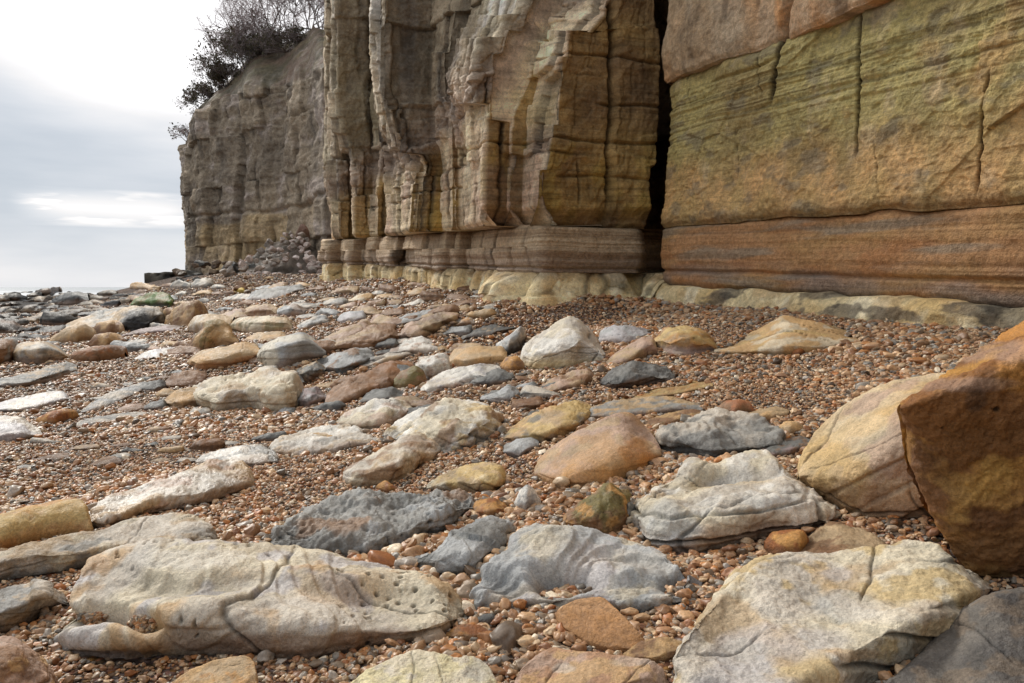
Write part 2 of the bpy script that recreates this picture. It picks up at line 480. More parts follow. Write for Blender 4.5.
def col0(P, T, ZS, K, d):
    r = right_mask(T); n = fbm(P, 1.2, 4, 21)
    ci, dv, dh, _ = brick(T + .25 * fbm(P, 1.3, 2, 20), ZS + .12 * n, BEDS0, .55, 5)
    c = mix(cYEL + 0 * P, cYEL2, sstep(-.2, .35, fbm(P, 1.1, 4, 31)))
    c = mix(c, lin((238, 226, 194)), .7 * sstep(.0, .3, fbm(P * np.array([1, 1, .5]), 2.2, 4, 37)))
    c = mix(c, lin((186, 150, 100)), .5 * sstep(.05, .3, fbm(P, 1.9, 4, 32)))
    dk = sstep(.06, .16, fbm(P * np.array([.8, .8, 1.6]), 1.3, 5, 33)) * r * sstep(.5, .62, ZS + .1 * n)
    c = mix(c, lin((92, 84, 74)), .75 * dk); c = mix(c, lin((60, 55, 50)), .6 * sstep(.15, .3, fbm(P * np.array([.8, .8, 1.6]), 2.3, 5, 38)) * dk)
    c = mix(c, cBRN, .5 * sstep(.93, 1.1, ZS)); c = c * (1 - .6 * np.exp(-(dv / .03) ** 2) * (1 - r))[..., None]; c = c * (1 + .25 * (1 - r))[..., None]
    c = mix(c, lin((150, 128, 100)), .5 * sstep(.3, -.1, ZS))
    return c * (1 + .4 * fbm(P, 7, 4, 34))[..., None]

def disp1(P, T, ZS, K):
    r = right_mask(T)
    b = bedding(ZS, T, P, 41, 7.0)
    cb, dvb, dhb, _r = brick(T + .2 * fbm(P, 1.1, 2, 47), ZS + .06 * fbm(P, .8, 2, 48), np.array([0, 1.62, 3.5]), 1.1, 12)
    base = .11 - .08 * r + (.08 - .04 * r) * np.sin((ZS - 1.0) * math.pi) + .10 * fbm(P, .5, 3, 42) + (.03 + .02 * (1 - r)) * b + .022 * fbm(P, 4, 4, 43)
    base = base - (1 - r) * .12 * np.exp(-(dvb / .05) ** 2) + (1 - r) * .26 * (cb - .5) * sstep(tF + 3, tF + 6, T)
    base = base - .03 * sstep(.4, .8, fbm(P * np.array([.35, .35, 2.2]), 2.0, 4, 44)) - .06 * np.exp(-((ZS - 1.22 - .03 * fbm(P, .8, 2, 4)) / .03) ** 2)
    return base
def col1(P, T, ZS, K, d):
    r = right_mask(T)
    Q = P * np.array([.5, .5, 1.9])
    o_ = mix(cORG + 0 * P, cTAN, sstep(-.15, .4, fbm(Q, .9, 4, 51)))
    o_ = mix(o_, lin((174, 118, 74)), .55 * sstep(.05, .4, fbm(Q, 1.5, 4, 55)))
    o_ = mix(o_, cGRY, .75 * sstep(.02, .30, fbm(P * np.array([.45, .45, 4.2]), .9, 5, 52)))
    o_ = mix(o_, lin((140, 128, 118)), .7 * sstep(1.45, 1.2, ZS) * sstep(-.15, .2, fbm(Q, 1.1, 3, 56)))
    l_ = mix(lin((204, 178, 144)) + 0 * P, lin((150, 118, 84)), sstep(-.2, .5, bedding(ZS, T, P, 53, 6)))
    l_ = mix(l_, lin((158, 140, 128)), .6 * sstep(1.7, 1.2, ZS))
    l_ = mix(l_, cBRN * .8, .45 * K * sstep(tF + 2, tF + 3, T))
    c = mix(l_, o_, r)
    b = bedding(ZS, T, P, 54, 13)
    c = c * (1 - (.34 - .14 * r) * sstep(.12, .4, b))[..., None]
    cb, dvb, dhb, _r = brick(T + .2 * fbm(P, 1.1, 2, 47), ZS + .06 * fbm(P, .8, 2, 48), np.array([0, 1.62, 3.5]), 1.1, 12)
    c = c * (1 - (1 - r) * (.6 * np.exp(-(dvb / .05) ** 2) - .3 * (cb - .5)))[..., None]
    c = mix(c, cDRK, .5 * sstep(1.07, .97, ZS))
    return c * (1 + .25 * fbm(P, 8, 4, 57))[..., None]

CRK = ((858, -20, 142, .016, .20, 0, 1), (785, -10, 85, .030, .25, -.25, 2), (986, 90, 178, .014, .14, -.1, 3), (762, 62, 86, .012, .10, .1, 4), (735, 130, 175, .007, .05, .1, 5),
       (880, 150, 185, .006, .04, .2, 9), (686, 72, 100, .009, .06, .1, 10))
def cracks2(T, Z):
    s = 0
    for (px, y0, y1, wd, dp, le, sd) in CRK: s = s + crack(T, Z, px, y0, y1, 0.0, wd, dp, le, sd)
    return s
def disp2(P, T, ZS, K):
    r = right_mask(T); l = 1 - r
    V = P * np.array([1, 1, .3])
    d = .16 * fbm(P * np.array([1, 1, .8]), .45, 3, 61) + .07 * fbm(P, 1.3, 4, 62) + .025 * fbm(P, 5, 4, 63)
    bz = sstep(3.35, 3.65, ZS) * (1 - sstep(4.1, 4.4, ZS))
    b = bedding(ZS, T, P, 64, 11)
    d = d + (.014 + (.075 * r + .012 * l) * bz) * b
    # scooped facets and joints of the wall with the green film
    w1, w2, wid = worley(np.stack([T * .55 + .3 * ZS, ZS * .75 - .1 * T, 0 * T], -1), 1.0, 3)
    d = d * (1 - .35 * r) + r * (.08 * (wid - .5) + .025 * (ridged(P * np.array([1, 1, .5]), 1.4, 4, 66) - .6) + .015 * fbm(P, 11, 3, 67))
    d = d + r * .10 * sstep(2.9, 2.2, ZS)
    Z = P[..., 2]
    d = d - r * cracks2(T, Z)
    sp_ = fbm(P * np.array([1, 1, 1.3]), .9, 4, 165) * 5; sp_ = (np.floor(sp_) + sstep(.82, 1, sp_ - np.floor(sp_))) / 5
    d = d + r * (.085 * sp_ + .012 * (ridged(P, 3.2, 4, 160) - .6) + .008 * fbm(P, 22, 3, 161))
    d = d - r * .06 * np.exp(-((ZS - 4.35 - .12 * fbm(P, .8, 2, 8)) / .03) ** 2) * sstep(-.1, .2, fbm(P, .6, 2, 18))
    # jointed blocks
    c1, c2, cid = worley(np.stack([T * .75, ZS * .42, K * 3.], -1), 1.0, 9)
    d = d + l * (.10 * fbm(P, 1.1, 4, 68) + .05 * (ridged(P, 2.4, 3, 69) - .6) + .34 * (cid - .5) - .10 * np.exp(-((c2 - c1) / .045) ** 2) + .10 * (ridged(V, .9, 3, 65) - .6))
    d = d - l * .10 * np.exp(-((ZS - 3.62 - .08 * fbm(P, .7, 2, 6)) / .035) ** 2)
    # end face of the buttress: a crack and a proud right-hand rib
    ef = l * K * (1 - sstep(tF + 1.3, tF + 1.6, T))
    X = P[..., 0]
    xc = 1.83 + .12 * perlin(np.stack([0 * Z + 2, Z * 1.1, 0 * Z], -1)) + .05 * perlin(np.stack([0 * Z + 4, Z * 4.1, 0 * Z], -1))
    d = d - ef * .22 * np.exp(-((X - xc) / .035) ** 2) + ef * .16 * sstep(xc, xc + .1, X)
    d = d + ef * .30 * sstep(4.0, 2.2, ZS) - ef * .25 * sstep(2.45, 2.1, ZS)
    return d
def col2(P, T, ZS, K, d):
    r = right_mask(T)
    n1 = fbm(P, .55, 4, 71); n2 = fbm(P * np.array([1, 1, .6]), 1.6, 4, 72)
    g = mix(cGRN + 0 * P, cOLV, sstep(-.3, .3, n1))
    tn = mix(lin((204, 162, 108)) + 0 * P, lin((188, 156, 102)), sstep(-.3, .3, n2))
    k = sstep(3.35, 2.55, ZS + .55 * n1 + .3 * n2 + (tF - T) * -.0) ; k = np.maximum(k, sstep(.15, .5, n2 + .25 * (9.6 - T) * .4))
    rr = mix(g, tn, np.clip(k, 0, 1))
    rr = mix(rr, cPAL, .4 * sstep(.15, .45, fbm(P * np.array([1, 1, .5]), 2.6, 4, 73)))
    rr = mix(rr, cOLV * .55, .5 * sstep(.15, .5, fbm(P * np.array([1, 1, .7]), 1.1, 4, 74)))
    rr = mix(rr, cORG, .5 * sstep(.25, .55, fbm(P, .8, 3, 75)))
    b = bedding(ZS, T, P, 76, 14); bz = sstep(3.3, 3.6, ZS) * (1 - sstep(4.1, 4.4, ZS))
    rr = rr * (1 - (.10 + .32 * bz) * sstep(.05, .35, b))[..., None]
    rr = rr * (1 - .20 * sstep(.05, .35, bedding(ZS, T, P, 162, 30)))[..., None]
    sp = fbm(P, 14, 4, 163); rr = rr * (1 + .35 * sp + .35 * (ridged(P, 3.2, 4, 160) - .64))[..., None]
    rr = mix(rr, lin((120, 112, 96)), .5 * sstep(.12, .3, fbm(P * np.array([1, 1, 1.8]), 1.7, 5, 164)))
    rr = mix(rr, cDRK * .6, np.clip(cracks2(T, P[..., 2]) / .07, 0, .9))
    rr = rr * 1.14
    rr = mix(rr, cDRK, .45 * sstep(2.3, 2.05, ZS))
    # left blocks: pale seaward and brown end faces, their light and shade partly painted in
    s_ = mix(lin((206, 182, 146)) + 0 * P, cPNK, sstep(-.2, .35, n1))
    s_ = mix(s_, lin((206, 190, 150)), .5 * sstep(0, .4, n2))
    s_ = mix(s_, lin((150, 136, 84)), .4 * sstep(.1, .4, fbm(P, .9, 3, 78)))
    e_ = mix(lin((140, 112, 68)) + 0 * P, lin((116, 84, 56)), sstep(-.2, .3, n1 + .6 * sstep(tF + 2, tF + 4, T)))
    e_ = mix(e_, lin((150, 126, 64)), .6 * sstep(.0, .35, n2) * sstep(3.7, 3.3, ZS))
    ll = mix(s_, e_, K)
    ll = ll * (1 - .16 * sstep(.1, .4, bedding(ZS, T, P, 77, 5)))[..., None]
    ll = ll * (1 - .35 * sstep(.05, .4, fbm(P, 1.3, 4, 80)))[..., None]
    gr = sstep(tF + 11, tF + 24, T)
    ll = mix(ll, lin((150, 132, 104)), .5 * gr)
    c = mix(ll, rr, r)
    crk = sstep(-.10, -.28, d - .16 * fbm(P * np.array([1, 1, .8]), .45, 3, 61))
    c = mix(c, cDRK * .7, .7 * crk)
    return c * (1 + .28 * fbm(P, 7, 4, 79))[..., None]

def disp3(P, T, ZS, K):
    r = right_mask(T); l = 1 - r
    V = P * np.array([1, 1, .22])
    hb = np.clip(ZS - block_top(T), -1, 30)
    d = r * (.07 * np.exp(-((ZS - 5.0) / .4) ** 2) + .05 + .09 * (ridged(P, .9, 4, 90) - .6)) + .16 * fbm(P, .5, 3, 81) + .05 * fbm(P, 2.2, 4, 82) + .02 * fbm(P, 7, 3, 84)
    w1, w2, wid = worley(np.stack([T * .5, ZS * .16, K * 3.], -1), 1.0, 2)
    d = d + l * (.10 * (ridged(V, .30, 3, 83) - .62) + .42 * (wid - .5) + .18 * fbm(P * np.array([1, 1, .5]), .9, 4, 89) - .12 * np.exp(-((w2 - w1) / .04) ** 2))
    d = d + l * (.30 * np.exp(-np.clip(hb, 0, 9) / .7) * (1 + 1.2 * fbm(P, 1.4, 4, 85)) + .10 * (ridged(P, 1.6, 4, 88) - .6))
    d = d - l * .10 * sstep(-.1, .3, fbm(P * np.array([.7, .7, 1.6]), 1.8, 4, 86))
    d = d + l * .015 * bedding(ZS, T, P, 87, 5)
    Z = P[..., 2]
    d = d - r * crack(T, Z, 800, -60, 40, 0.0, .06, .35, -.4, 12)
    return d
def col3(P, T, ZS, K, d):
    r = right_mask(T)
    n1 = fbm(P, .5, 4, 91); st = fbm(P * np.array([1, 1, .14]), 1.5, 4, 92); st2 = fbm(P * np.array([1, 1, .2]), 3.4, 3, 95)
    rr = mix(lin((206, 154, 104)) + 0 * P, lin((184, 156, 122)), sstep(-.2, .3, n1 + .4 * (T - 12.5) * .3))
    rr = mix(rr, cGRN, .45 * sstep(.1, .4, fbm(P, .6, 3, 93)) * sstep(11.5, 9.5, T))
    rr = mix(rr, lin((196, 176, 148)), .55 * sstep(.05, .3, st)); rr = mix(rr, lin((112, 92, 70)), .5 * sstep(.08, .3, st2)); rr = rr * (1 + .5 * (ridged(P, 1.8, 4, 99) - .64) + .3 * fbm(P, 12, 3, 98))[..., None]
    ll = mix(cGT + 0 * P, cGD, sstep(-.25, .3, n1))
    ll = mix(ll, lin((206, 196, 182)), .75 * sstep(.12, .42, st) * (1 - K) * sstep(tF + 9, tF + 4, T))
    ll = mix(ll, lin((196, 184, 156)), .5 * sstep(.2, .45, st2))
    ll = mix(ll, lin((140, 130, 96)), .4 * sstep(.05, .4, fbm(P, .35, 3, 94)))
    ll = mix(ll, lin((150, 130, 114)), .7 * sstep(1.6, .2, ZS - block_top(T) + 1.2 * n1))
    ll = mix(ll, cGD * .9, .45 * K)
    ll = ll * (1 - .3 * sstep(.1, .4, fbm(P * np.array([1, 1, .3]), 1.1, 4, 96)))[..., None]
    c = mix(ll, rr, r)
    return c * (1 + .3 * fbm(P, 6, 4, 97))[..., None]

nz = lambda sd, a, f: (lambda T: a * fbm(np.stack([T * f, 0 * T + sd, 0 * T], -1), 1.0, 3, sd))
j12 = nz(1, .10, .9); j23 = nz(2, .28, .5); j01 = nz(3, .13, .9)
Lstep = lambda T, a: a * sstep(tF, tF + .3, T)
def lean(T, ZS): return -.17 * np.clip(ZS - 2.2, 0, 9) * sstep(tF + .5, tF + .95, T) * (1 - sstep(tF + 2.5, tF + 6, T))
T, O, K = poly(.30, SEG0, 2.9, .02, .1, .5)
wall(T, O, K, LAMB(-.6), lambda T: .98 + Lstep(T, .16) + j01(T), disp0, col0, 1.0, 1.4, 0, .05)
T, O, K = poly(.22, SEG1, 2.8, 0, -.12, 1.6)
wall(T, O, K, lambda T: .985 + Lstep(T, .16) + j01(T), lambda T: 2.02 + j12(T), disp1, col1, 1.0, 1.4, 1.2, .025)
T, O, K = poly_right()
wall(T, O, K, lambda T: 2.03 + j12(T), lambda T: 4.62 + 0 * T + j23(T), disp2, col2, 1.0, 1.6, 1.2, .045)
wall(T, O, K, lambda T: 4.6 + 0 * T + j23(T), LAMB(17), disp3, col3, 1.0, 0, 1.4, .035, ztop_abs=21.0, batter=.035)

# --- the jointed face beyond the fissure: one curtain of flat end faces (E) and seaward faces (S);
#     every joint line is followed from the ledge up to the cliff top
JY = (226, 209, 190, 163, 136, 120, 110, 100, 77, 60, 40, 16, 5, -40, -70)
def jl(*kn):
    return np.interp(np.array(JY), [k[0] for k in kn], [k[1] for k in kn])          # px at each JY
J = []          # (kind of the face leading to this joint, px line)
J.append((None, jl((-70, 652), (5, 649), (60, 656), (136, 654), (190, 646), (213, 650), (226, 652))))
J.append(('E', jl((-70, 650), (-40, 640), (5, 606), (16, 573), (77, 561), (136, 552), (163, 541), (209, 536), (226, 538))))
J.append(('S', jl((-70, 636), (-40, 616), (5, 584), (16, 566), (60, 548), (77, 541), (100, 530), (136, 527), (190, 522), (226, 521))))
J.append(('E', jl((-70, 633), (-40, 612), (5, 578), (16, 560), (60, 545), (77, 538), (100, 514), (136, 512), (190, 509), (226, 508))))
J.append(('S', jl((-70, 600), (-40, 570), (5, 530), (40, 505), (60, 494), (100, 490), (110, 494), (120, 510), (190, 507), (226, 506))))
J.append(('E', jl((-70, 596), (-40, 566), (5, 526), (40, 500), (60, 484), (68, 477), (106, 476), (116, 489), (190, 487), (226, 484))))
J.append(('S', jl((-70, 500), (5, 470), (60, 452), (100, 450), (136, 457), (226, 458))))
J.append(('E', jl((-70, 492), (5, 462), (60, 440), (100, 440), (110, 452), (226, 453))))
J.append(('S', jl((-70, 436), (5, 432), (100, 430), (136, 434), (163, 442), (226, 442))))
J.append(('E', jl((-70, 384), (100, 384), (136, 400), (163, 426), (190, 422), (226, 416))))
J.append(('S', jl((-70, 382), (100, 382), (136, 397), (163, 423), (190, 418), (226, 411))))
J.append(('E', jl((-70, 381), (100, 381), (136, 394), (163, 419), (190, 414), (226, 408))))
J.append(('S', jl((-70, 379), (100, 379), (163, 388), (190, 386), (226, 387))))
J.append(('E', jl((-70, 377), (100, 377), (163, 383), (190, 378), (226, 376))))
J.append(('S', jl((-70, 374), (100, 374), (190, 372), (226, 371))))
J.append(('E', jl((-70, 338), (100, 338), (136, 346), (163, 356), (226, 356))))
J.append(('S', jl((-70, 336), (100, 336), (136, 344), (163, 352), (226, 352))))
J.append(('E', jl((-70, 333), (136, 334), (190, 337), (226, 338))))
J.append(('S', jl((-70, 327), (136, 329), (226, 331))))

def curtain():
    i190 = JY.index(190)
    segs = [(k, float(p[i190])) for k, p in J[1:]]
    pts, kinds = tuned((tF + .75, float(o_of_px(J[0][1][i190], tF + .75))), segs, 2.7)
    print('curtain end', pts[-1], to_xy(*pts[-1]))
    nz_ = 330; vv = np.linspace(0, 1, nz_)
    Zc, Xc, Yc = [], [], []
    beds = make_beds(2.03, 30, .42, 1.25, 4); bm = .5 * (beds[1:] + beds[:-1])
    for q_, ((t, o), (_, line)) in enumerate(zip(pts, J)):
        x, y = to_xy(t, o)
        z0 = 2.03 + DIP * t; zt = EYE + ray(512, -68)[1] * y
        z = np.concatenate([z0 + (zt - z0) * vv, zt + (21.0 - zt) * np.linspace(0, 1, 13)[1:]])
        zs_ = z - DIP * t; jb = np.clip(np.searchsorted(beds, zs_ + .28 * math.sin(q_ * 2.3)) - 1, 0, len(bm) - 1)
        zz = z + .55 * (bm[jb] - zs_)                 # beds step back one by one
        yy = project(x, y, zz)[1]
        px = np.interp(yy, np.array(JY)[::-1], line[::-1])
        for _ in range(3):                       # offset of the joint at every height
            oo = o_of_px(px, t, np.clip(yy, -70, 400)); xx, y2 = to_xy(t, oo); yy = project(xx, y2, zz)[1]; px = np.interp(yy, np.array(JY)[::-1], line[::-1])
        oo[nz_:] = oo[nz_ - 1] - .12 * (z[nz_:] - zt)
        xx, y2 = to_xy(t, oo); Zc.append(z); Xc.append(xx); Yc.append(y2)
    XX, YY, ZZ, KK, TT = [], [], [], [], []
    for i in range(len(pts) - 1):
        w = np.max(np.abs(J[i][1] - J[i + 1][1])); L = math.hypot(pts[i + 1][0] - pts[i][0], pts[i + 1][1] - pts[i][1])
        n = int(max(4, w / .95, min(L / .12, 40)))
        for s in np.linspace(0, 1, n, endpoint=False):
            XX.append(Xc[i] * (1 - s) + Xc[i + 1] * s); YY.append(Yc[i] * (1 - s) + Yc[i + 1] * s); ZZ.append(Zc[i] * (1 - s) + Zc[i + 1] * s)
            KK.append(1. if kinds[i] == 'E' else 0.); TT.append(pts[i][0] * (1 - s) + pts[i + 1][0] * s)
    P = np.stack([np.array(XX).T, np.array(YY).T, np.array(ZZ).T], -1)
    K = np.broadcast_to(np.array(KK), P.shape[:2]); T = np.broadcast_to(np.array(TT), P.shape[:2])
    # inner return into the fissure and a tail behind the headland
    pre = np.repeat(P[:, :1], 3, 1).copy()
    for j, dd in enumerate((2.6, 1.6, .6)): pre[:, j, 0] -= NX * dd - DX * 2.2 * dd; pre[:, j, 1] -= NY * dd - DY * 2.2 * dd
    post = np.repeat(P[:, -1:], 2, 1).copy(); post[:, 0] += np.array([.3, 2.0, 0]); post[:, 1] += np.array([1.0, 8.0, 0])
    P = np.concatenate([pre, P, post], 1); K = np.concatenate([np.ones((len(P), 3)), K, np.zeros((len(P), 2))], 1)
    T = np.concatenate([np.repeat(T[:, :1], 3, 1), T, np.repeat(T[:, -1:], 2, 1)], 1)
    ZS = P[..., 2] - DIP * T
    px, py = project(P[..., 0], P[..., 1], P[..., 2])
    # height above / below the ragged diagonal where the sound jointed rock gives way to crumbly grey rock
    x, y = to_xy(T, np.interp(T, FT, FO)); p_, _ = project(x, y, EYE + 3)
    dp = np.array([330, 372, 400, 425, 440, 480, 500, 530, 548, 575, 620, 660.]); dq = np.array([205, 185, 178, 164, 150, 112, 102, 70, 40, 18, 2, -8.])
    n0 = fbm(P, .8, 4, 60)
    hb = (np.interp(px, dp, dq) - py) / F_ * P[..., 1] + .35 * n0          # metres above the line
    up = sstep(-.15, .45, hb)
    rub = np.exp(-((hb - .5) / .7) ** 2)
    N = K[..., None] * np.array([.4, -.9165, 0]) + (1 - K[..., None]) * np.array([-.9165, -.4, 0]); N = blur(N, .8, 1)
    N /= np.linalg.norm(N, axis=-1, keepdims=True) + 1e-9
    V = P * np.array([1, 1, .3])
    f1 = fbm(P, .55, 4, 61); f2 = fbm(P, 1.7, 4, 62); f3 = fbm(P, 6, 4, 63)
    far = sstep(16, 32, P[..., 1])
    d = .07 * f1 + .05 * f2 + .028 * f3 + .05 * (ridged(P, 1.1, 4, 64) - .62)
    row = P[60]; arc = np.concatenate([[0], np.cumsum(np.hypot(np.diff(row[:, 0]), np.diff(row[:, 1])))])
    aw = arc[None] + .10 * fbm(P, 1.2, 3, 50) + .04 * fbm(P, 5, 3, 51); zw = ZS + .10 * fbm(P, .7, 3, 52) + .03 * fbm(P, 4, 3, 53)
    zw = zw + .22 * fbm(P * np.array([.5, .5, .2]), .8, 3, 57); beds1 = make_beds(1.2, 30, .9, 2.4, 14); c1, dv1, dh1, r1 = brick(aw, zw, beds1, .62, 3)
    beds2 = make_beds(1.5, 30, 2.4, 5.5, 8); c2, dv2, dh2, r2 = brick(aw + 3, zw, beds2, 1.5, 6)
    flat = K * (T < tF + 1.5)
    m1 = sstep(-.25, .15, fbm(P, .45, 2, 54)); m2 = sstep(-.2, .1, fbm(P, .6, 2, 55))
    wj = .012 + .0012 * P[..., 1]
    ln = np.clip((np.exp(-(dv1 / wj) ** 2) * m1 + np.exp(-(dv2 / (1.4 * wj)) ** 2)) * (1 - .75 * flat) + .7 * np.exp(-(dh1 / wj) ** 2) * m2 * m1, 0, 1)
    big = 1 + .9 * far
    spl = fbm(P, .8, 3, 58) * 4; spl = (np.floor(spl) + sstep(.8, 1, spl - np.floor(spl))) / 4
    d += big * (.20 * (c1 - .5) * (1 - .8 * flat) + .24 * (c2 - .5) * (1 - .85 * flat) + .03 * (r1 - .5) - .05 * ln) + .10 * spl
    sh = [2.95, 3.62, 4.35, 5.2]
    bedl = 0
    for k_, zz in enumerate(sh):
        e_ = np.exp(-((ZS - zz - .10 * fbm(P, .7, 2, 66 + k_)) / .025) ** 2) * sstep(-.15, .1, fbm(P, .5, 2, 80 + k_)); bedl = bedl + e_
    d -= .07 * bedl * (1 - up) + .02 * np.clip(bedding(ZS, T, P, 67, 7), -.4, .4) * (1 - up) * -1
    q1, q2, qi = worley(P * np.array([1, 1, 1.25]) + .25 * fbm(P, 1.5, 2, 59)[..., None], 1.7, 21); r1_, r2_, ri = worley(P, 4.2, 23)
    d += rub * (.10 * (qi - .5) + .05 * (ri - .5) - .03 * np.exp(-((q2 - q1) / .07) ** 2)) + up * .03 * (qi - .5)
    d += rub * (.10 * (ridged(P, 1.3, 4, 71) - .55) + .08 * fbm(P, 1.0, 4, 72) + .08 * fbm(P * np.array([1, 1, 1.6]), 3.2, 4, 73))
    d += up * (.14 * (ridged(V, .6, 4, 74) - .6) + .10 * fbm(V, 1.4, 4, 75))
    # buttress end face: crack line, proud rib, undercut foot
    Z = P[..., 2]; X = P[..., 0]
    ef = K * (T < tF + 1.2) * (hb < .6)
    xc = 1.85 + .10 * perlin(np.stack([0 * Z + 2, Z * 1.1, 0 * Z], -1)) + .05 * perlin(np.stack([0 * Z + 4, Z * 4.1, 0 * Z], -1))
    crk = ef * np.exp(-((X - xc) / .03) ** 2) * sstep(2.3, 2.8, ZS); d = d - .20 * crk + ef * .14 * sstep(xc, xc + .12, X)
    xc2 = 1.28 + .06 * perlin(np.stack([0 * Z + 7, Z * 1.7, 0 * Z], -1)); crk2 = ef * np.exp(-((X - xc2) / .02) ** 2) * sstep(3.3, 3.1, ZS) * sstep(2.35, 2.6, ZS); d = d - .08 * crk2
    foot = sstep(2.42, 2.10, ZS + .12 * n0) * (T < tF + 2); d = d - .22 * foot
    d = d - .10 * np.exp(-((ZS - 2.03) / .06) ** 2)
    PD = P + N * d[..., None]
    # colours
    n2 = fbm(P * np.array([1, 1, .6]), 1.6, 4, 172); st = fbm(P * np.array([1, 1, .16]), 1.5, 4, 92); st2 = fbm(P * np.array([1, 1, .2]), 3.4, 3, 95)
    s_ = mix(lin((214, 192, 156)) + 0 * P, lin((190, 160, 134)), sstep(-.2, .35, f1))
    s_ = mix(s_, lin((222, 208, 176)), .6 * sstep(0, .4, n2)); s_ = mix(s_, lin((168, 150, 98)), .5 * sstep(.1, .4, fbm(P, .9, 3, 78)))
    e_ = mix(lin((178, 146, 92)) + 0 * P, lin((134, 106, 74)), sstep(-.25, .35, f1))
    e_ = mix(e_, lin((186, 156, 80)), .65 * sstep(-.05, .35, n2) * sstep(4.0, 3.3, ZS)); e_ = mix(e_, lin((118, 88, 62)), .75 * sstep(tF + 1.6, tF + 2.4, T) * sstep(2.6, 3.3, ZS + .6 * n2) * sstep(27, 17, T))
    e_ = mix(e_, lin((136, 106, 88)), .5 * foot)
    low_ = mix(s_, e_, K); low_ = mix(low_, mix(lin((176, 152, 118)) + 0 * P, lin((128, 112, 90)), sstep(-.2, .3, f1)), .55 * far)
    g_ = mix(lin((186, 166, 138)) + 0 * P, lin((146, 130, 106)), sstep(-.25, .3, f1))
    g_ = mix(g_, lin((150, 140, 110)), .5 * sstep(.0, .4, fbm(P, .35, 3, 94)))
    g_ = mix(g_, lin((226, 218, 206)), .85 * sstep(.05, .36, st) * (1 - .6 * K) * sstep(tF + 10, tF + 5, T)); g_ = mix(g_, lin((214, 200, 170)), .55 * sstep(.15, .4, st2))
    g_ = mix(g_, lin((120, 108, 90)), .4 * K); g_ = mix(g_, lin((92, 82, 70)), .6 * sstep(.1, .4, fbm(P * np.array([1, 1, .25]), 1.0, 4, 96)))
    g_ = mix(g_, lin((168, 146, 130)), .6 * rub); g_ = g_ * (1 + rub * (.5 * (qi - .5) + .35 * (ri - .5)))[..., None]
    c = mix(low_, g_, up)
    c = c * (1 + (.30 * (c1 - .5) + .30 * (c2 - .5)) * (1 - .7 * flat))[..., None]
    c = c * (1 - .14 * K)[..., None]  # end faces darker than seaward ones, their shade put into the colour
    c = c * (1 - .66 * ln * (1 - .3 * up) - .30 * np.clip(bedl, 0, 1) * (1 - up) - .6 * crk - .5 * crk2)[..., None]
    cavity_shade = np.clip(1.4 * f2 * .5 + .5 * f3 + 1.4 * (ridged(P, 1.1, 4, 64) - .62), -.7, .4); c = c * (1 + .6 * cavity_shade)[..., None]  # cavities of the face shaded darker in the vertex colour
    c = c * (1 - .28 * sstep(.05, .3, bedding(ZS, T, P, 77, 16)) * (1 - up) - .15 * sstep(.05, .3, bedding(ZS, T, P, 177, 8)))[..., None]
    c = c * (1.16 + .12 * sstep(16, 30, P[..., 1]))[..., None]
    ro = PD[-1:] + np.array([6.0, 2.5, .3])
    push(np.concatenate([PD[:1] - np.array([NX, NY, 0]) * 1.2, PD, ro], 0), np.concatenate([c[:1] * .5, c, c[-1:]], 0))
curtain()
cl = mesh_obj('cliff', np.concatenate(VB), np.concatenate(FB), M_CLIFF, np.concatenate(CB)); tag(cl, kind='structure')
print('cliff verts', len(cl.data.vertices))

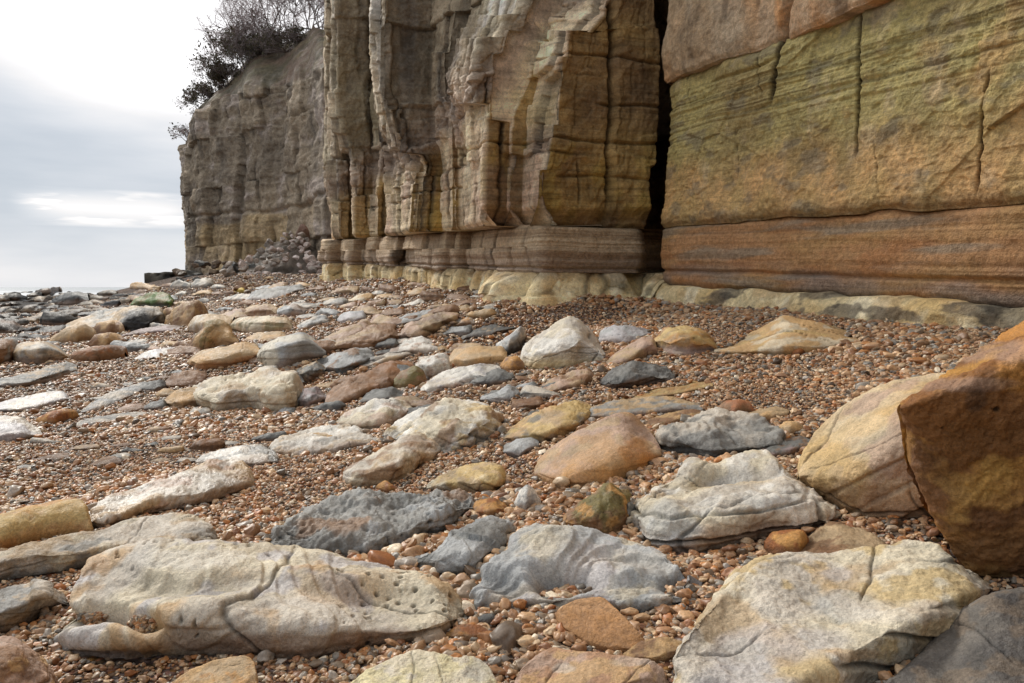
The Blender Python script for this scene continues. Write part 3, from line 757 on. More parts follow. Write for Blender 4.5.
# ------------------------------------------------------------------ headland
def build_headland():
    pts = [(372, 40), (345, 46), (326, 45.0), (318, 49), (292, 51), (288, 52.5), (245, 55), (240, 56.5), (205, 59), (192, 61), (187.5, 64), (190, 80), (205, 115)]
    px = np.array([p[0] for p in pts], float); Yp = np.array([p[1] for p in pts], float)
    ns = [34, 26, 16, 40, 10, 60, 10, 50, 24, 12, 16, 10]
    PX = np.concatenate([np.linspace(px[i], px[i + 1], ns[i], endpoint=False) for i in range(len(ns))] + [[px[-1]]])
    YY = np.concatenate([np.linspace(Yp[i], Yp[i + 1], ns[i], endpoint=False) for i in range(len(ns))] + [[Yp[-1]]])
    rx, _ = ray(PX, 190); X = rx * YY
    dX = np.gradient(X); dY = np.gradient(YY); l = np.hypot(dX, dY); n2 = np.stack([-dY / l, dX / l], 1)
    n2 = np.stack([blur(n2[:, 0], 3, 0), blur(n2[:, 1], 3, 0)], 1)
    sx = np.array([180, 190, 205, 220, 240, 262, 300, 340, 400]); sk = np.array([150, 134, 110, 92, 74, 52, 38, 18, -20.])
    wt = np.array([180, 190, 205, 220, 250, 300, 330, 400]); wr = np.array([150, 138, 116, 100, 92, 84, 66, 20.])
    i_c = np.argmin(PX)
    pe = PX.copy(); pe[i_c:] = PX[i_c]
    Ye = YY.copy(); Ye[i_c:] = YY[i_c]
    z1 = EYE + ray(pe, np.interp(pe, wt, wr))[1] * Ye
    z0 = 0.5 + 0 * z1
    nv = 230; v = np.linspace(0, 1, nv)
    Z = z0[None] + (z1 - z0)[None] * v[:, None]
    Xm = np.broadcast_to(X, Z.shape).copy(); Ym = np.broadcast_to(YY, Z.shape).copy()
    P = np.stack([Xm, Ym, Z], -1)
    V = P * np.array([1, 1, .18])
    d = .9 * (ridged(V, .30, 3, 3) - .62) + .5 * fbm(P, .25, 3, 4) + .25 * fbm(P, .9, 4, 5) + .10 * bedding(Z * .35, Xm * .2, P * .3, 6, 5) + .08 * fbm(P, 3, 3, 7)
    hb_ = make_beds(0, 30, 1.8, 5.0, 3); ax = Xm + .4 * fbm(P, .35, 3, 41)
    q1, dv, dh, rr_ = brick(ax, Z + .3 * fbm(P, .3, 3, 42), hb_, 1.25, 2); lnh = np.clip(np.exp(-(dv / .10) ** 2) * sstep(-.2, .2, fbm(P, .25, 2, 43)) + .4 * np.exp(-(dh / .09) ** 2) * sstep(-.1, .2, fbm(P, .2, 2, 44)), 0, 1)
    d += .55 * (q1 - .5) + .1 * (rr_ - .5) - .14 * lnh + .35 * (ridged(P * np.array([1, 1, .45]), .55, 4, 31) - .6) - .25 * np.exp(-((Z - 6.9 - .5 * fbm(P, .2, 2, 1)) / .16) ** 2)
    Xm += n2[None, :, 0] * d; Ym += n2[None, :, 1] * d
    P = np.stack([Xm, Ym, Z], -1)
    n1 = fbm(P, .16, 4, 11); st = fbm(P * np.array([1, 1, .25]), .5, 4, 12)
    c = mix(lin((166, 148, 124)) + 0 * P, lin((132, 118, 100)), sstep(-.2, .3, n1))
    c = mix(c, lin((180, 164, 150)), .7 * sstep(.05, .35, fbm(P * np.array([1, 1, 1.6]), .33, 4, 13)))
    c = mix(c, lin((190, 162, 118)), .75 * sstep(6.6, 6.2, Z + .8 * n1) * sstep(-.25, .1, fbm(P, .12, 2, 22)))
    c = mix(c, lin((84, 76, 66)), .6 * sstep(.08, .4, st))
    c = c * (1 - .3 * sstep(.1, .4, fbm(P * np.array([.5, .5, 2.5]), .8, 4, 23)) - .45 * lnh + .3 * (q1 - .5))[..., None]
    c = c * 1.36 * np.array([.98, 1.0, 1.04])
    c = c * (1 + .3 * fbm(P, 2.5, 4, 15))[..., None]
    # soil slope above the rock, then the plateau behind the skyline
    z2 = EYE + ray(pe, np.interp(pe, sx, sk))[1] * (Ye + 9.0); z2 = np.maximum(z2, z1 + .4)
    rows, cols = [P], [c]
    top_s = np.stack([blur(P[-1, :, 0], 9, 0), blur(P[-1, :, 1], 9, 0)], 1)
    for k in np.linspace(0, 1, 26)[1:]:
        bk = min(1, k * 4); px_ = P[-1, :, 0] * (1 - bk) + top_s[:, 0] * bk; py_ = P[-1, :, 1] * (1 - bk) + top_s[:, 1] * bk
        q = np.stack([px_ + k * 9.0 * (X / YY) * 1.0, py_ + 9.0 * k, P[-1, :, 2] + (z2 - z1) * (k ** .85)], -1)
        q[:, 2] += .35 * fbm(q, .6, 4, 16) * (1 if k < 1 else .5)
        cc = mix(lin((118, 98, 82)) + 0 * q, lin((92, 84, 66)), sstep(-.2, .3, fbm(q, .4, 3, 17)))
        cc = mix(cc, lin((118, 108, 78)), .6 * sstep(0, .4, fbm(q, .9, 3, 18)))
        rows.append(q[None]); cols.append((cc * (1 + .35 * fbm(q, 3, 3, 19))[:, None])[None])
    q = rows[-1].copy(); q[..., 1] += 60; q[..., 0] -= 20 * 0; q[..., 2] += .5
    rows.append(q); cols.append(cols[-1])
    PA = np.concatenate(rows, 0); CA = np.concatenate(cols, 0)
    tag(mesh_obj('headland', PA.reshape(-1, 3), grid_faces(*PA.shape[:2], flip=True), M_HEAD, CA.reshape(-1, 3)), kind='structure')
    return pe, Ye, sx, sk
build_headland()
# ------------------------------------------------------------------ boulders and slabs
PAL = dict(cream=(214, 202, 176), white=(226, 221, 210), pale=(204, 194, 178), grey=(150, 148, 142), bgrey=(174, 175, 173), dgrey=(92, 92, 90), slate=(116, 116, 112),
           tan=(196, 160, 112), otan=(190, 140, 78), yel=(200, 172, 116), brown=(140, 106, 76), dbrn=(92, 66, 46), rust=(150, 92, 46), rust2=(112, 68, 32), pink=(182, 154, 134),
           black=(44, 42, 40), olive=(120, 108, 66), moss=(86, 112, 40), purp=(150, 132, 130), lav=(188, 184, 184), sand=(186, 160, 124), umber=(120, 84, 54))
def C_(k): return lin(PAL[k]) if isinstance(k, str) else lin(k)
ROCKS = []

def chain(pts, x):
    p = np.array(pts, float); i = np.argsort(p[:, 0], kind='stable'); p = p[i]
    return np.interp(x, p[:, 0], p[:, 1])

n_ = lambda L: fbm(L, 2.5, 3, 77)
def rock(label, cat, top, bot, cols, ridge=None, rf=.42, tilt=.8, wmax=.8, rnd=.03, rx=.012, lay=.0, layf=30., dip=(0, 0), rough=1.0, pit=0, lump=0.0, crk=.0,
         stripe=.0, patches=(), D=None, under=0.0, mat=None, name=None, group=None, low=None, mixs=1.0, shape='slab', seed=None, dmax=None, stain=None, sink=.06, facet=0.0, hang=None, chip=None, carve=0.0, dents=(), cracks=None):
    cracks = (0 if rough < .5 else 3) if cracks is None else cracks
    chip = (0 if rough < .61 else 8 if shape == 'slab' else 3) if chip is None else chip
    if shape == 'slab' and D is None: under = max(under, .03)
    lay = 0 if lay < 0 else max(lay, .014) if shape == 'slab' else lay
    """a stone standing on the beach: its outline gives its length, height and the bed it lies on; depth, layering and wear are modelled"""
    seed = len(ROCKS) * 1.37 + 1 if seed is None else seed
    top = sorted(top, key=lambda p: p[0]); bot = sorted(bot, key=lambda p: p[0])
    xa = max(top[0][0], bot[0][0]) if abs(top[0][0] - bot[0][0]) < 3 else min(top[0][0], bot[0][0])
    xb = max(top[-1][0], bot[-1][0])
    wpx = xb - xa
    nx = int(np.clip(wpx / 1.05, 12, 420))
    s = np.linspace(0, 1, nx); xs = xa + wpx * (.7 * s + .3 * (.5 - .5 * np.cos(math.pi * s)))
    sg = nx * .028
    yt = blur(chain(top, xs), sg, 0); yb = blur(chain(bot, xs), sg, 0); yb = np.maximum(yb, yt + .6)
    h = yb - yt; hm = h.max()
    nt = int(np.clip(hm / 1.0, 9, 240)); nb = max(5, nt // 4)
    yr = blur(chain(ridge, xs), nx * .035, 0) if ridge is not None else yb - rf * h
    tr = np.clip((yb - yr) / h, .05, .95)
    # footing
    if D is None:
        Yb = ground_hit(xs, yb + 0)
        med = np.median(Yb)
        Yb = np.clip(Yb, .6 * med, 1.35 * med)
    else:
        Yb = np.interp(np.linspace(0, 1, nx), np.linspace(0, 1, len(D)), D)
    Yb = blur(Yb, nx * .05, 0)
    Ym = float(np.median(Yb)); wm = wpx / F_ * Ym; hmet = hm / F_ * Ym
    # top width: a fraction of what would make the top level
    zr = EYE + ray(xs, yr)[1] * Yb
    rz_t = ray(xs, yt)[1]
    Yflat = np.where(rz_t < -1e-3, (zr - EYE) / np.minimum(rz_t, -1e-3), Yb * 2)
    Wf = np.where(zr < EYE - .02, np.clip(Yflat - Yb, 0, 9), 9)
    wcap = wmax * wm if dmax is None else dmax
    env = (np.clip(h / hm, 0, 1) ** .5) * np.sqrt(np.clip(1 - np.abs(2 * s - 1) ** 3.5, .02, 1))
    if shape == 'slab':
        Wd = np.minimum(np.maximum(Wf * tilt, .10 * wm), wcap) ; Wd = Wd * (.75 + .25 * env)
    else:
        Wd = np.minimum(wcap, max(hmet * 1.3, .3 * wm)) * env
    Wd = blur(Wd, nx * .04, 0)
    t = np.linspace(0, 1, nt)[:, None]
    if shape == 'slab':
        g = np.where(t < tr, .04 * t / tr, .04 + .96 * (t - tr) / (1 - tr))
        ef = 0
    elif shape == 'boulder':
        g = 1 - np.sqrt(np.clip(1 - (t * .985) ** 2.2, 0, 1))
    g = g * np.ones((1, nx))
    g = blur(g, rnd * nt, 0); g = g - g[:1]; g = blur(g, rx * nx, 1)
    Y = Yb[None] + Wd[None] * g
    if under: Y = Y + under * wm * (np.clip(1 - t / np.maximum(tr, .2), 0, 1) ** 1.5)
    py = yb[None] - t * h[None]; pxm = np.broadcast_to(xs, py.shape)
    RX, RZ = ray(pxm, py)
    P = np.stack([RX * Y, Y, EYE + RZ * Y], -1)
    # back and underside
    hang = (D is not None) if hang is None else hang
    zg = gz(P[-1, :, 0], P[-1, :, 1]) - sink - .06
    if hang: zg = np.maximum(zg, P[0, :, 2] - .01)
    rows = []
    for k in np.linspace(0, 1, nb + 1)[1:]:
        q = P[-1].copy(); bw = (.30 * Wd + .04 * wm) * math.sin(k * math.pi / 2) ** .8
        q[:, 1] += bw; q[:, 0] += RX[-1] * bw * .6; q[:, 2] = q[:, 2] + (np.minimum(zg, q[:, 2]) - q[:, 2]) * k ** 1.8
        rows.append(q[None])
    frt = []
    zf = np.minimum(gz(P[0, :, 0], P[0, :, 1]) - sink, P[0, :, 2] - sink)
    if hang:
        for k in (1.0, .7, .4, .15):
            q = P[0].copy(); bw = (1.15 * Wd + .05 * wm) * k; q[:, 1] += bw; q[:, 0] += ray(xs, yb)[0] * bw; q[:, 2] += .02 * k - .03 * math.sin(k * 3.14); frt.append(q[None])
    for k in (() if hang else (1.0, .5)):
        q = P[0].copy(); q[:, 2] = q[:, 2] + (zf - q[:, 2]) * k; q[:, 1] += k * (.03 * wm + (under * wm * .8)); frt.append(q[None])
    PA = np.concatenate(frt + [P] + rows, 0)
    tg = np.concatenate([np.zeros((len(frt), nx)), t * np.ones((1, nx)), np.ones((nb, nx))], 0)
    pxg = np.broadcast_to(xs, tg.shape); pyg = np.concatenate([np.repeat(py[:1], len(frt), 0), py, np.repeat(py[-1:], nb, 0)], 0)
    rr0 = np.random.default_rng(int(seed * 97) % 99991)
    if chip:
        ctr = PA.reshape(-1, 3).mean(0); ext = PA.reshape(-1, 3).std(0) + 1e-6
        for _ in range(chip):
            nn = rr0.normal(size=3); nn[2] = abs(nn[2]) * .7; nn[1] = -abs(nn[1]) if rr0.random() < .75 else nn[1]; nn = nn / ext; nn /= np.linalg.norm(nn)
            dd = (PA - ctr) @ nn; hh = np.percentile(dd, rr0.uniform(93, 98.6))
            PA = PA - nn * (np.maximum(dd - hh, 0) * .92)[..., None]
    N = gnormals(PA)
    c0 = PA.reshape(-1, 3).mean(0); N = np.where(((PA - c0) * N).sum(-1).mean() < 0, -N, N)
    # displacement (sizes in metres, relative to the stone)
    S = max(min(wm, 3 * hmet), .05); L = PA / S
    low = ('umber', .6, .5) if low is None else low  # default brown lower fronts, with part of their shade in the colour
    fine = .6 * fbm(L, 9, 4, seed + .3) + .4 * fbm(L, 26, 3, seed + .6)
    crs = ridged(L, 2.6, 4, seed + .8) - .62
    d = S * rough * (.040 * fbm(L, 2.2, 3, seed) + .028 * fine + .036 * crs)
    u = (PA[..., 2] + dip[0] * PA[..., 0] + dip[1] * PA[..., 1]) / S + .05 * fbm(L, 1.6, 3, seed + 2)
    bd = fbm(np.stack([u * layf * .35, 0 * u + seed, 0 * u], -1), 1.0, 3, seed, .6)
    lw = u * layf * .36; li = np.floor(lw); lf = lw - li
    hs_ = lambda q: hsh(q, seed)
    step_ = hs_(li) + (hs_(li + 1) - hs_(li)) * sstep(.82, 1.0, lf)          # beds standing out by different amounts
    seam = np.exp(-((lf - .9) / .08) ** 2) * (.4 + .6 * sstep(-.2, .2, fbm(L, 1.4, 2, seed + 3)))
    sid = 1 - .75 * np.abs(N[..., 2])
    d = d + S * lay * sid * (.6 * bd + 2.0 * (step_ - .5) - .7 * seam)
    lc = 0 * d
    for k_ in range(cracks):
        nk = rr0.normal(size=3) * np.array([1, 1, .5]); nk /= np.linalg.norm(nk); ck = (L - L.reshape(-1, 3).mean(0)) @ nk + .10 * fbm(L, 1.8, 4, seed + 40 + k_) + rr0.uniform(-.35, .35)
        lc = np.maximum(lc, np.exp(-(ck / .0055) ** 2) * sstep(-.1, .12, fbm(L, 1.3, 2, seed + 50 + k_)))
    d = d - S * .013 * lc
    if lump: d = d + S * lump * (.5 - worley(L, 3.0, int(seed) % 200)[0])
    if carve:
        cv = fbm(L * np.array([1, 1, 1.5]), 1.5, 2, seed + 31); cv = cv * 6; cv = (np.floor(cv) + sstep(.75, 1, cv - np.floor(cv))) / 6; d = d + S * carve * 1.3 * cv
    dn_ = 0 * d
    for (qx, qy, ra, rb, dp_) in dents:
        e = ((pxg - qx) / ra) ** 2 + ((pyg - qy) / rb) ** 2; g_ = np.exp(-np.maximum(e + .5 * n_(L), 0) ** 1.5); d = d - S * dp_ * g_; dn_ = dn_ + np.sign(dp_) * g_ * (dp_ > 0)
    if facet:
        w1, w2, wi = worley(L, 2.4, int(seed * 3) % 200); d = d + S * facet * (wi - .5)
    cr = None
    if crk:
        rdg = ridged(L + .15 * fbm(L, 3, 2, seed)[..., None], 1.5, 1, seed + 4)
        cr = sstep(.972, .994, rdg) * sstep(-.15, .1, fbm(L, 1.1, 2, seed + 6)); d = d - S * crk * cr
    pt = None
    if pit:
        w1, _, wi = worley(L, 27, int(seed) % 190)
        pt = sstep(.32, .18, w1) * (wi > 1 - .5 * pit) * (fbm(L, 2.0, 2, seed + 5) > -.02)
        w1b, _, wib = worley(L, 40, int(seed) % 170); ptb = sstep(.4, .2, w1b) * (wib > .7)
        d = d - S * (.014 * pt + .003 * ptb)
    edge = np.ones_like(d); edge[:, 0] = .3; edge[:, -1] = .3
    PA = PA + N * (d * edge)[..., None]
    # colour
    n1 = fbm(L, 1.7, 4, seed + 7); n2 = fbm(L, 4.2, 5, seed + 8)
    c = C_(cols[0]) + 0 * PA
    if len(cols) > 1: c = mix(c, C_(cols[1]), sstep(-.12 * mixs, .16 * mixs, n1 + .25 * n2 + .25 * bd))
    if len(cols) > 2: c = mix(c, C_(cols[2]), .75 * sstep(.08, .22, n2 + .3 * bd))
    if len(cols) > 3: c = mix(c, C_(cols[3]), .75 * sstep(.14, .26, fbm(L, 2.6, 5, seed + 9)))
    if stripe: c = c * (1 - stripe * sstep(-.05, .35, bd))[..., None]
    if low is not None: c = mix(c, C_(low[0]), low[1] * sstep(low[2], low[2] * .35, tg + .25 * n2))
    for (qx, qy, rr_, rv, ck, am) in patches:
        e = ((pxg - qx) / rr_) ** 2 + ((pyg - qy) / rv) ** 2
        c = mix(c, C_(ck), min(.97, am * .7) * sstep(1.5, .5, e + 1.5 * n2 + .8 * n1 + .5 * bd))
    if stain is not None:
        c = mix(c, C_(stain[0]), stain[1] * sstep(.1, .4, fbm(L * np.array([1, 1, .6]), 1.2, 4, seed + 12)))
    if lay > .01: c = c * (1 - min(.7, 22 * lay) * seam * sid)[..., None]; c = c * (1 + min(.5, 12 * lay) * sid * (step_ - .5))[..., None]
    c = c * (1 - .6 * lc)[..., None]
    cavity_shade = np.clip(.55 * crs * 2.2 + .5 * fine, -.6, .45); c = c * (1 + .55 * cavity_shade)[..., None]  # occlusion-like shading painted into the colour: hollows darker, crests lighter
    if cr is not None: c = c * (1 - .6 * cr)[..., None]
    c = c * (1 - .4 * np.clip(dn_, 0, 1))[..., None]
    if pt is not None: c = c * (1 - .6 * pt)[..., None]
    c = c * (1 + .16 * fbm(L, 13, 3, seed + 13) + .10 * fbm(L, 40, 2, seed + 14))[..., None]
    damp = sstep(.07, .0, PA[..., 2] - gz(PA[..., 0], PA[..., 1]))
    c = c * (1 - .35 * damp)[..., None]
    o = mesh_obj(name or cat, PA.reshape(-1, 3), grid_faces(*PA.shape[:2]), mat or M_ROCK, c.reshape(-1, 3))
    # origin at the base
    b = Vector((float(PA[..., 0].mean()), float(PA[..., 1].mean()), float(gz(PA[..., 0].mean(), PA[..., 1].mean()))))
    from mathutils import Matrix
    o.data.transform(Matrix.Translation(-b)); o.location = b
    tag(o, label, cat, group)
    ROCKS.append(o)
    return o

def bx(x0, x1, yt, yb, sk=0.0, n=7, rise=.35, seed=1):
    """outline of an ordinary broken slab from its extents: a leaning block with knocked corners"""
    r = random.Random(seed); w = x1 - x0; h = yb - yt
    a, b = r.uniform(.06, .34), r.uniform(.66, .95); ha, hb = (r.uniform(.55, .8), 1.0) if r.random() < .68 else (1.0, r.uniform(.5, .85)); m = r.uniform(.42, .6)
    top = [(x0, yb - h * r.uniform(.2, .4)), (x0 + a * w, yb - h * ha), (x0 + m * w, yb - h * (.5 * (ha + hb) + r.uniform(-.02, .10))), (x0 + b * w, yb - h * hb), (x1 - .02 * w, yb - h * hb * r.uniform(.6, .85)), (x1, yb - h * r.uniform(.4, .55))]
    bot = [(x0, yb - h * .12), (x0 + .2 * w, yb - h * r.uniform(0, .05)), (x0 + .6 * w, yb - h * r.uniform(0, .08)), (x1 - .1 * w, yb - h * r.uniform(.1, .2)), (x1, yb - h * .34)]
    return top, bot

# ---- the stones nearest the camera
rock('long cream limestone slab full of small holes with pebbles gathered in its hollow', 'boulder',
     [(58, 648), (63, 640), (68, 605), (71, 577), (85, 569), (130, 557), (190, 549), (225, 548), (256, 545), (297, 551), (340, 557), (395, 564), (420, 572), (445, 583), (460, 594), (470, 612)],
     [(58, 652), (78, 667), (115, 668), (140, 663), (175, 660), (195, 655), (230, 660), (270, 664), (300, 664), (348, 658), (386, 649), (431, 648), (455, 636), (470, 618)],
     ['pale', 'cream', 'lav', 'tan'], ridge=[(58, 651), (110, 646), (140, 638), (165, 614), (200, 608), (260, 630), (335, 624), (400, 632), (440, 622), (470, 615)],
     tilt=.85, rnd=.07, pit=1, rough=.6, carve=.05, chip=2, dents=[(98, 618, 26, 10, .16), (146, 624, 16, 9, .12), (112, 640, 50, 10, -.06), (205, 590, 60, 12, .05), (330, 580, 70, 12, -.05)], lay=.012, stain=('brown', .35), low=('umber', .5, .3), patches=[(110, 622, 32, 14, 'lav', .6), (200, 565, 60, 10, 'white', .6), (340, 590, 50, 14, 'tan', .5), (300, 645, 90, 10, 'umber', .6), (400, 640, 60, 10, 'brown', .6)], mat=M_ROCK)
rock('long smooth fawn ledge with a dark split end, lying behind the pitted slab', 'boulder',
     [(-40, 562), (-10, 556), (0, 552), (20, 545), (50, 538), (85, 533), (100, 533), (120, 522), (150, 517), (185, 514), (205, 522), (218, 532), (221, 541)],
     [(-40, 590), (-10, 585), (40, 577), (75, 573), (95, 567), (130, 561), (165, 555), (190, 555), (216, 552), (221, 546)],
     ['pale', 'sand', 'cream', 'slate'], ridge=[(-40, 568), (0, 560), (50, 553), (90, 553), (98, 545), (130, 545), (170, 540), (200, 540), (221, 544)], rnd=.05, lay=.03, layf=26, stripe=.3, dip=(-.12, 0), low=('dgrey', .55, .35), patches=[(200, 543, 24, 12, 'dgrey', .7)], crk=.015)
rock('rounded ochre boulder at the edge of the shingle beside the hollowed ledge', 'boulder',
     [(-45, 530), (-12, 520), (0, 514), (30, 505), (60, 499), (80, 499), (87, 505), (91, 522), (92, 532)], [(-45, 556), (0, 552), (40, 541), (75, 534), (92, 534)],
     ['otan', 'yel', 'tan'], shape='boulder', rough=.6, low=('rust', .5, .5), stain=('rust', .3))
rock('long fawn pitted slab with pools of pale wet stone, stretching up the beach', 'boulder',
     [(84, 508), (100, 499), (130, 489), (175, 476), (190, 466), (215, 459), (240, 460), (251, 469), (254, 482)], [(84, 530), (100, 531), (120, 527), (128, 521), (160, 513), (190, 510), (212, 505), (232, 498), (254, 487)],
     ['pale', 'sand', 'pink', 'white'], ridge=[(84, 518), (110, 519), (130, 512), (145, 502), (175, 494), (200, 486), (254, 484)], rnd=.05, pit=.7, lay=.02, rough=1.2, low=('umber', .6, .35), patches=[(115, 500, 24, 6, 'white', .8), (225, 472, 20, 6, 'white', .5), (240, 480, 14, 12, 'brown', .5)], mat=M_WET)
rock('small flat whitish stone at the upper tip of the fawn pitted slab', 'stone',
     [(194, 460), (210, 452), (240, 446), (262, 444), (275, 452), (278, 459)], [(194, 464), (230, 467), (252, 467), (278, 463)], ['pale', 'white', 'slate'], rf=.3, lay=.03, pit=.4, mat=M_WET)
rock('grey boulder with diagonal bedding stripes, beside the shingle patch', 'boulder',
     [(-45, 612), (-10, 595), (0, 588), (20, 581), (35, 579), (48, 584), (60, 590), (68, 597), (70, 604)], [(-45, 650), (-10, 641), (0, 637), (25, 629), (45, 618), (62, 608), (70, 606)],
     ['grey', 'pale', 'sand'], ridge=[(-45, 625), (0, 612), (30, 602), (42, 592), (70, 605)], lay=.05, layf=24, dip=(.5, .1), stripe=.45, low=('dbrn', .6, .35), rnd=.05)
rock('pinkish brown rounded stone cut by the frame at the beach corner', 'boulder',
     [(-60, 650), (-15, 640), (0, 638), (15, 641), (35, 655), (50, 668), (60, 684), (62, 700)], [(-60, 730), (-15, 735), (20, 730), (62, 705)], ['pink', 'brown', 'tan'], shape='boulder', lay=.015, rough=.9, patches=[(30, 668, 10, 10, 'dbrn', .6)])
rock('flat tan sandstone slab half buried below the pitted limestone', 'boulder',
     [(160, 692), (180, 676), (210, 662), (245, 655), (255, 660), (259, 674), (259, 695)], [(160, 705), (210, 712), (259, 706)], ['tan', 'sand', 'otan'], ridge=[(160, 700), (230, 690), (248, 680), (259, 690)], rough=.6)
rock('rough dark grey crumbly slab lying behind the pitted limestone', 'boulder',
     [(262, 546), (285, 525), (315, 510), (345, 497), (370, 491), (410, 493), (445, 490), (468, 492), (475, 501), (475, 508)], [(262, 550), (300, 553), (345, 558), (365, 559), (390, 551), (420, 541), (450, 526), (475, 511)],
     ['grey', 'slate', 'bgrey', 'brown'], ridge=[(262, 548), (310, 549), (345, 546), (400, 531), (440, 513), (475, 506)], rough=2.2, lump=.05, pit=.6, low=('dgrey', .7, .4), rnd=.04)
rock('blue grey wedge of slate with a folded side, next to the rough grey slab', 'boulder',
     [(397, 564), (415, 557), (440, 545), (450, 533), (470, 524), (495, 519), (508, 521), (511, 529)], [(397, 567), (420, 571), (445, 578), (462, 579), (480, 573), (492, 558), (502, 546), (511, 532)],
     ['bgrey', 'slate', 'grey'], ridge=[(397, 566), (430, 559), (470, 558), (488, 548), (500, 533), (511, 530)], lay=.025, layf=14, dip=(.4, .2), stripe=.2, facet=.06, low=('dgrey', .7, .3), rnd=.04)
rock('large blue grey and cream sculpted boulder with a brown hollow near the brown sandstone slab', 'boulder',
     [(475, 602), (480, 584), (495, 563), (510, 545), (520, 533), (530, 528), (550, 530), (570, 531), (590, 538), (620, 542), (650, 549), (675, 560), (690, 566), (704, 575), (707, 584)],
     [(475, 608), (490, 613), (512, 613), (550, 613), (585, 612), (610, 613), (640, 614), (660, 614), (688, 609), (698, 597), (707, 588)],
     ['bgrey', 'pale', 'lav', 'cream'], ridge=[(475, 605), (510, 599), (545, 591), (575, 588), (600, 597), (650, 599), (690, 592), (707, 586)], rnd=.06, rough=.9, lump=.03, carve=.09, chip=2, lay=.012, layf=18, dip=(.2, .3), dents=[(562, 578, 26, 11, .26), (540, 543, 30, 12, -.05), (500, 585, 22, 10, .08), (680, 578, 22, 10, .10), (620, 570, 40, 8, -.06), (520, 603, 40, 6, .06)], low=('slate', .5, .3),
     patches=[(556, 582, 20, 9, 'tan', .7), (680, 580, 22, 10, 'slate', .9), (545, 545, 24, 14, 'cream', .7), (600, 560, 60, 12, 'pale', .6)])
rock('smooth flat brown sandstone slab leaning on the sculpted grey boulder', 'boulder',
     [(555, 616), (563, 606), (580, 600), (603, 598), (615, 609), (630, 622), (643, 636), (648, 645)], [(555, 622), (562, 633), (580, 645), (605, 653), (628, 655), (640, 652), (648, 648)],
     [(176, 130, 84), (184, 140, 96)], ridge=[(555, 619), (565, 628), (582, 639), (605, 646), (630, 649), (648, 646)], rough=.35, tilt=.55, rnd=.02, low=('umber', .4, .15), mat=M_ROCK)
rock('low brown slab with a pale round mark at the lower edge of the view', 'boulder',
     [(510, 695), (520, 669), (540, 655), (552, 649), (580, 653), (625, 656), (650, 660), (663, 668), (668, 685)], [(510, 712), (600, 716), (668, 700)], [(176, 136, 104), 'pink', 'tan'], ridge=[(510, 702), (600, 690), (650, 676), (668, 690)], rough=.6, rnd=.03, patches=[(565, 668, 12, 6, 'pale', .8), (630, 662, 24, 5, 'pale', .5)])
rock('small tan slab wedged under the smooth brown sandstone slab', 'stone',
     [(622, 655), (640, 641), (665, 636), (683, 641), (687, 648)], [(622, 661), (650, 665), (665, 663), (687, 653)], ['tan', 'brown'], rf=.3, rough=.8, low=('dbrn', .6, .3))
rock('great cream and blue grey limestone slab tilted towards the sea, ending in a thin lip', 'boulder',
     [(655, 705), (672, 662), (690, 627), (715, 606), (733, 586), (745, 571), (770, 561), (810, 558), (860, 550), (910, 546), (938, 544), (950, 550), (962, 566), (984, 576), (994, 585)],
     [(655, 735), (700, 760), (780, 745), (830, 705), (880, 682), (920, 660), (952, 643), (976, 622), (994, 592)],
     ['cream', 'pale', 'yel', 'sand'], ridge=[(655, 715), (740, 715), (820, 668), (870, 640), (915, 615), (966, 594), (994, 588)], tilt=.8, rnd=.035, rough=.8, chip=0, lay=.03, layf=26, dip=(.15, .25), crk=.012, low=('dgrey', .5, .3),
     patches=[(780, 650, 60, 24, 'lav', .85), (850, 605, 40, 14, 'bgrey', .8), (760, 690, 80, 20, 'lav', .8), (900, 610, 60, 12, 'pale', .8), (850, 655, 30, 6, 'tan', .7), (835, 575, 16, 8, 'lav', .7), (950, 560, 10, 18, 'slate', .6)])
rock('dull grey flat slab lying in the shade under the dark overhanging block', 'boulder',
     [(880, 690), (920, 660), (950, 632), (975, 606), (1000, 594), (1040, 590), (1100, 600)], [(880, 730), (980, 760), (1100, 720)], [(112, 106, 98), (92, 88, 84), (122, 108, 92)], rf=.2, rough=.5, rnd=.03)
rock('large pale buff boulder with curved veins, propped against the dark block', 'boulder',
     [(799, 474), (803, 457), (812, 440), (828, 422), (845, 408), (868, 393), (890, 381), (915, 376), (940, 375), (975, 374), (1010, 380), (1030, 400)],
     [(799, 480), (812, 496), (835, 511), (850, 526), (880, 541), (900, 547), (930, 549), (975, 546), (1030, 520)],
     [(204, 172, 122), (208, 186, 150), 'sand', 'pink'], chip=0, D=(4.1, 3.75, 3.6, 3.55, 3.6), ridge=[(799, 477), (840, 470), (870, 455), (910, 420), (950, 400), (1030, 410)], tilt=.6, dmax=.75, rnd=.12, rough=.7, lay=.008, layf=20, dip=(-.6, .3), stripe=.12, crk=.008, under=.12, sink=.1,
     patches=[(825, 450, 22, 34, 'yel', .45), (900, 500, 40, 30, 'pink', .45), (860, 430, 30, 16, 'cream', .4)])
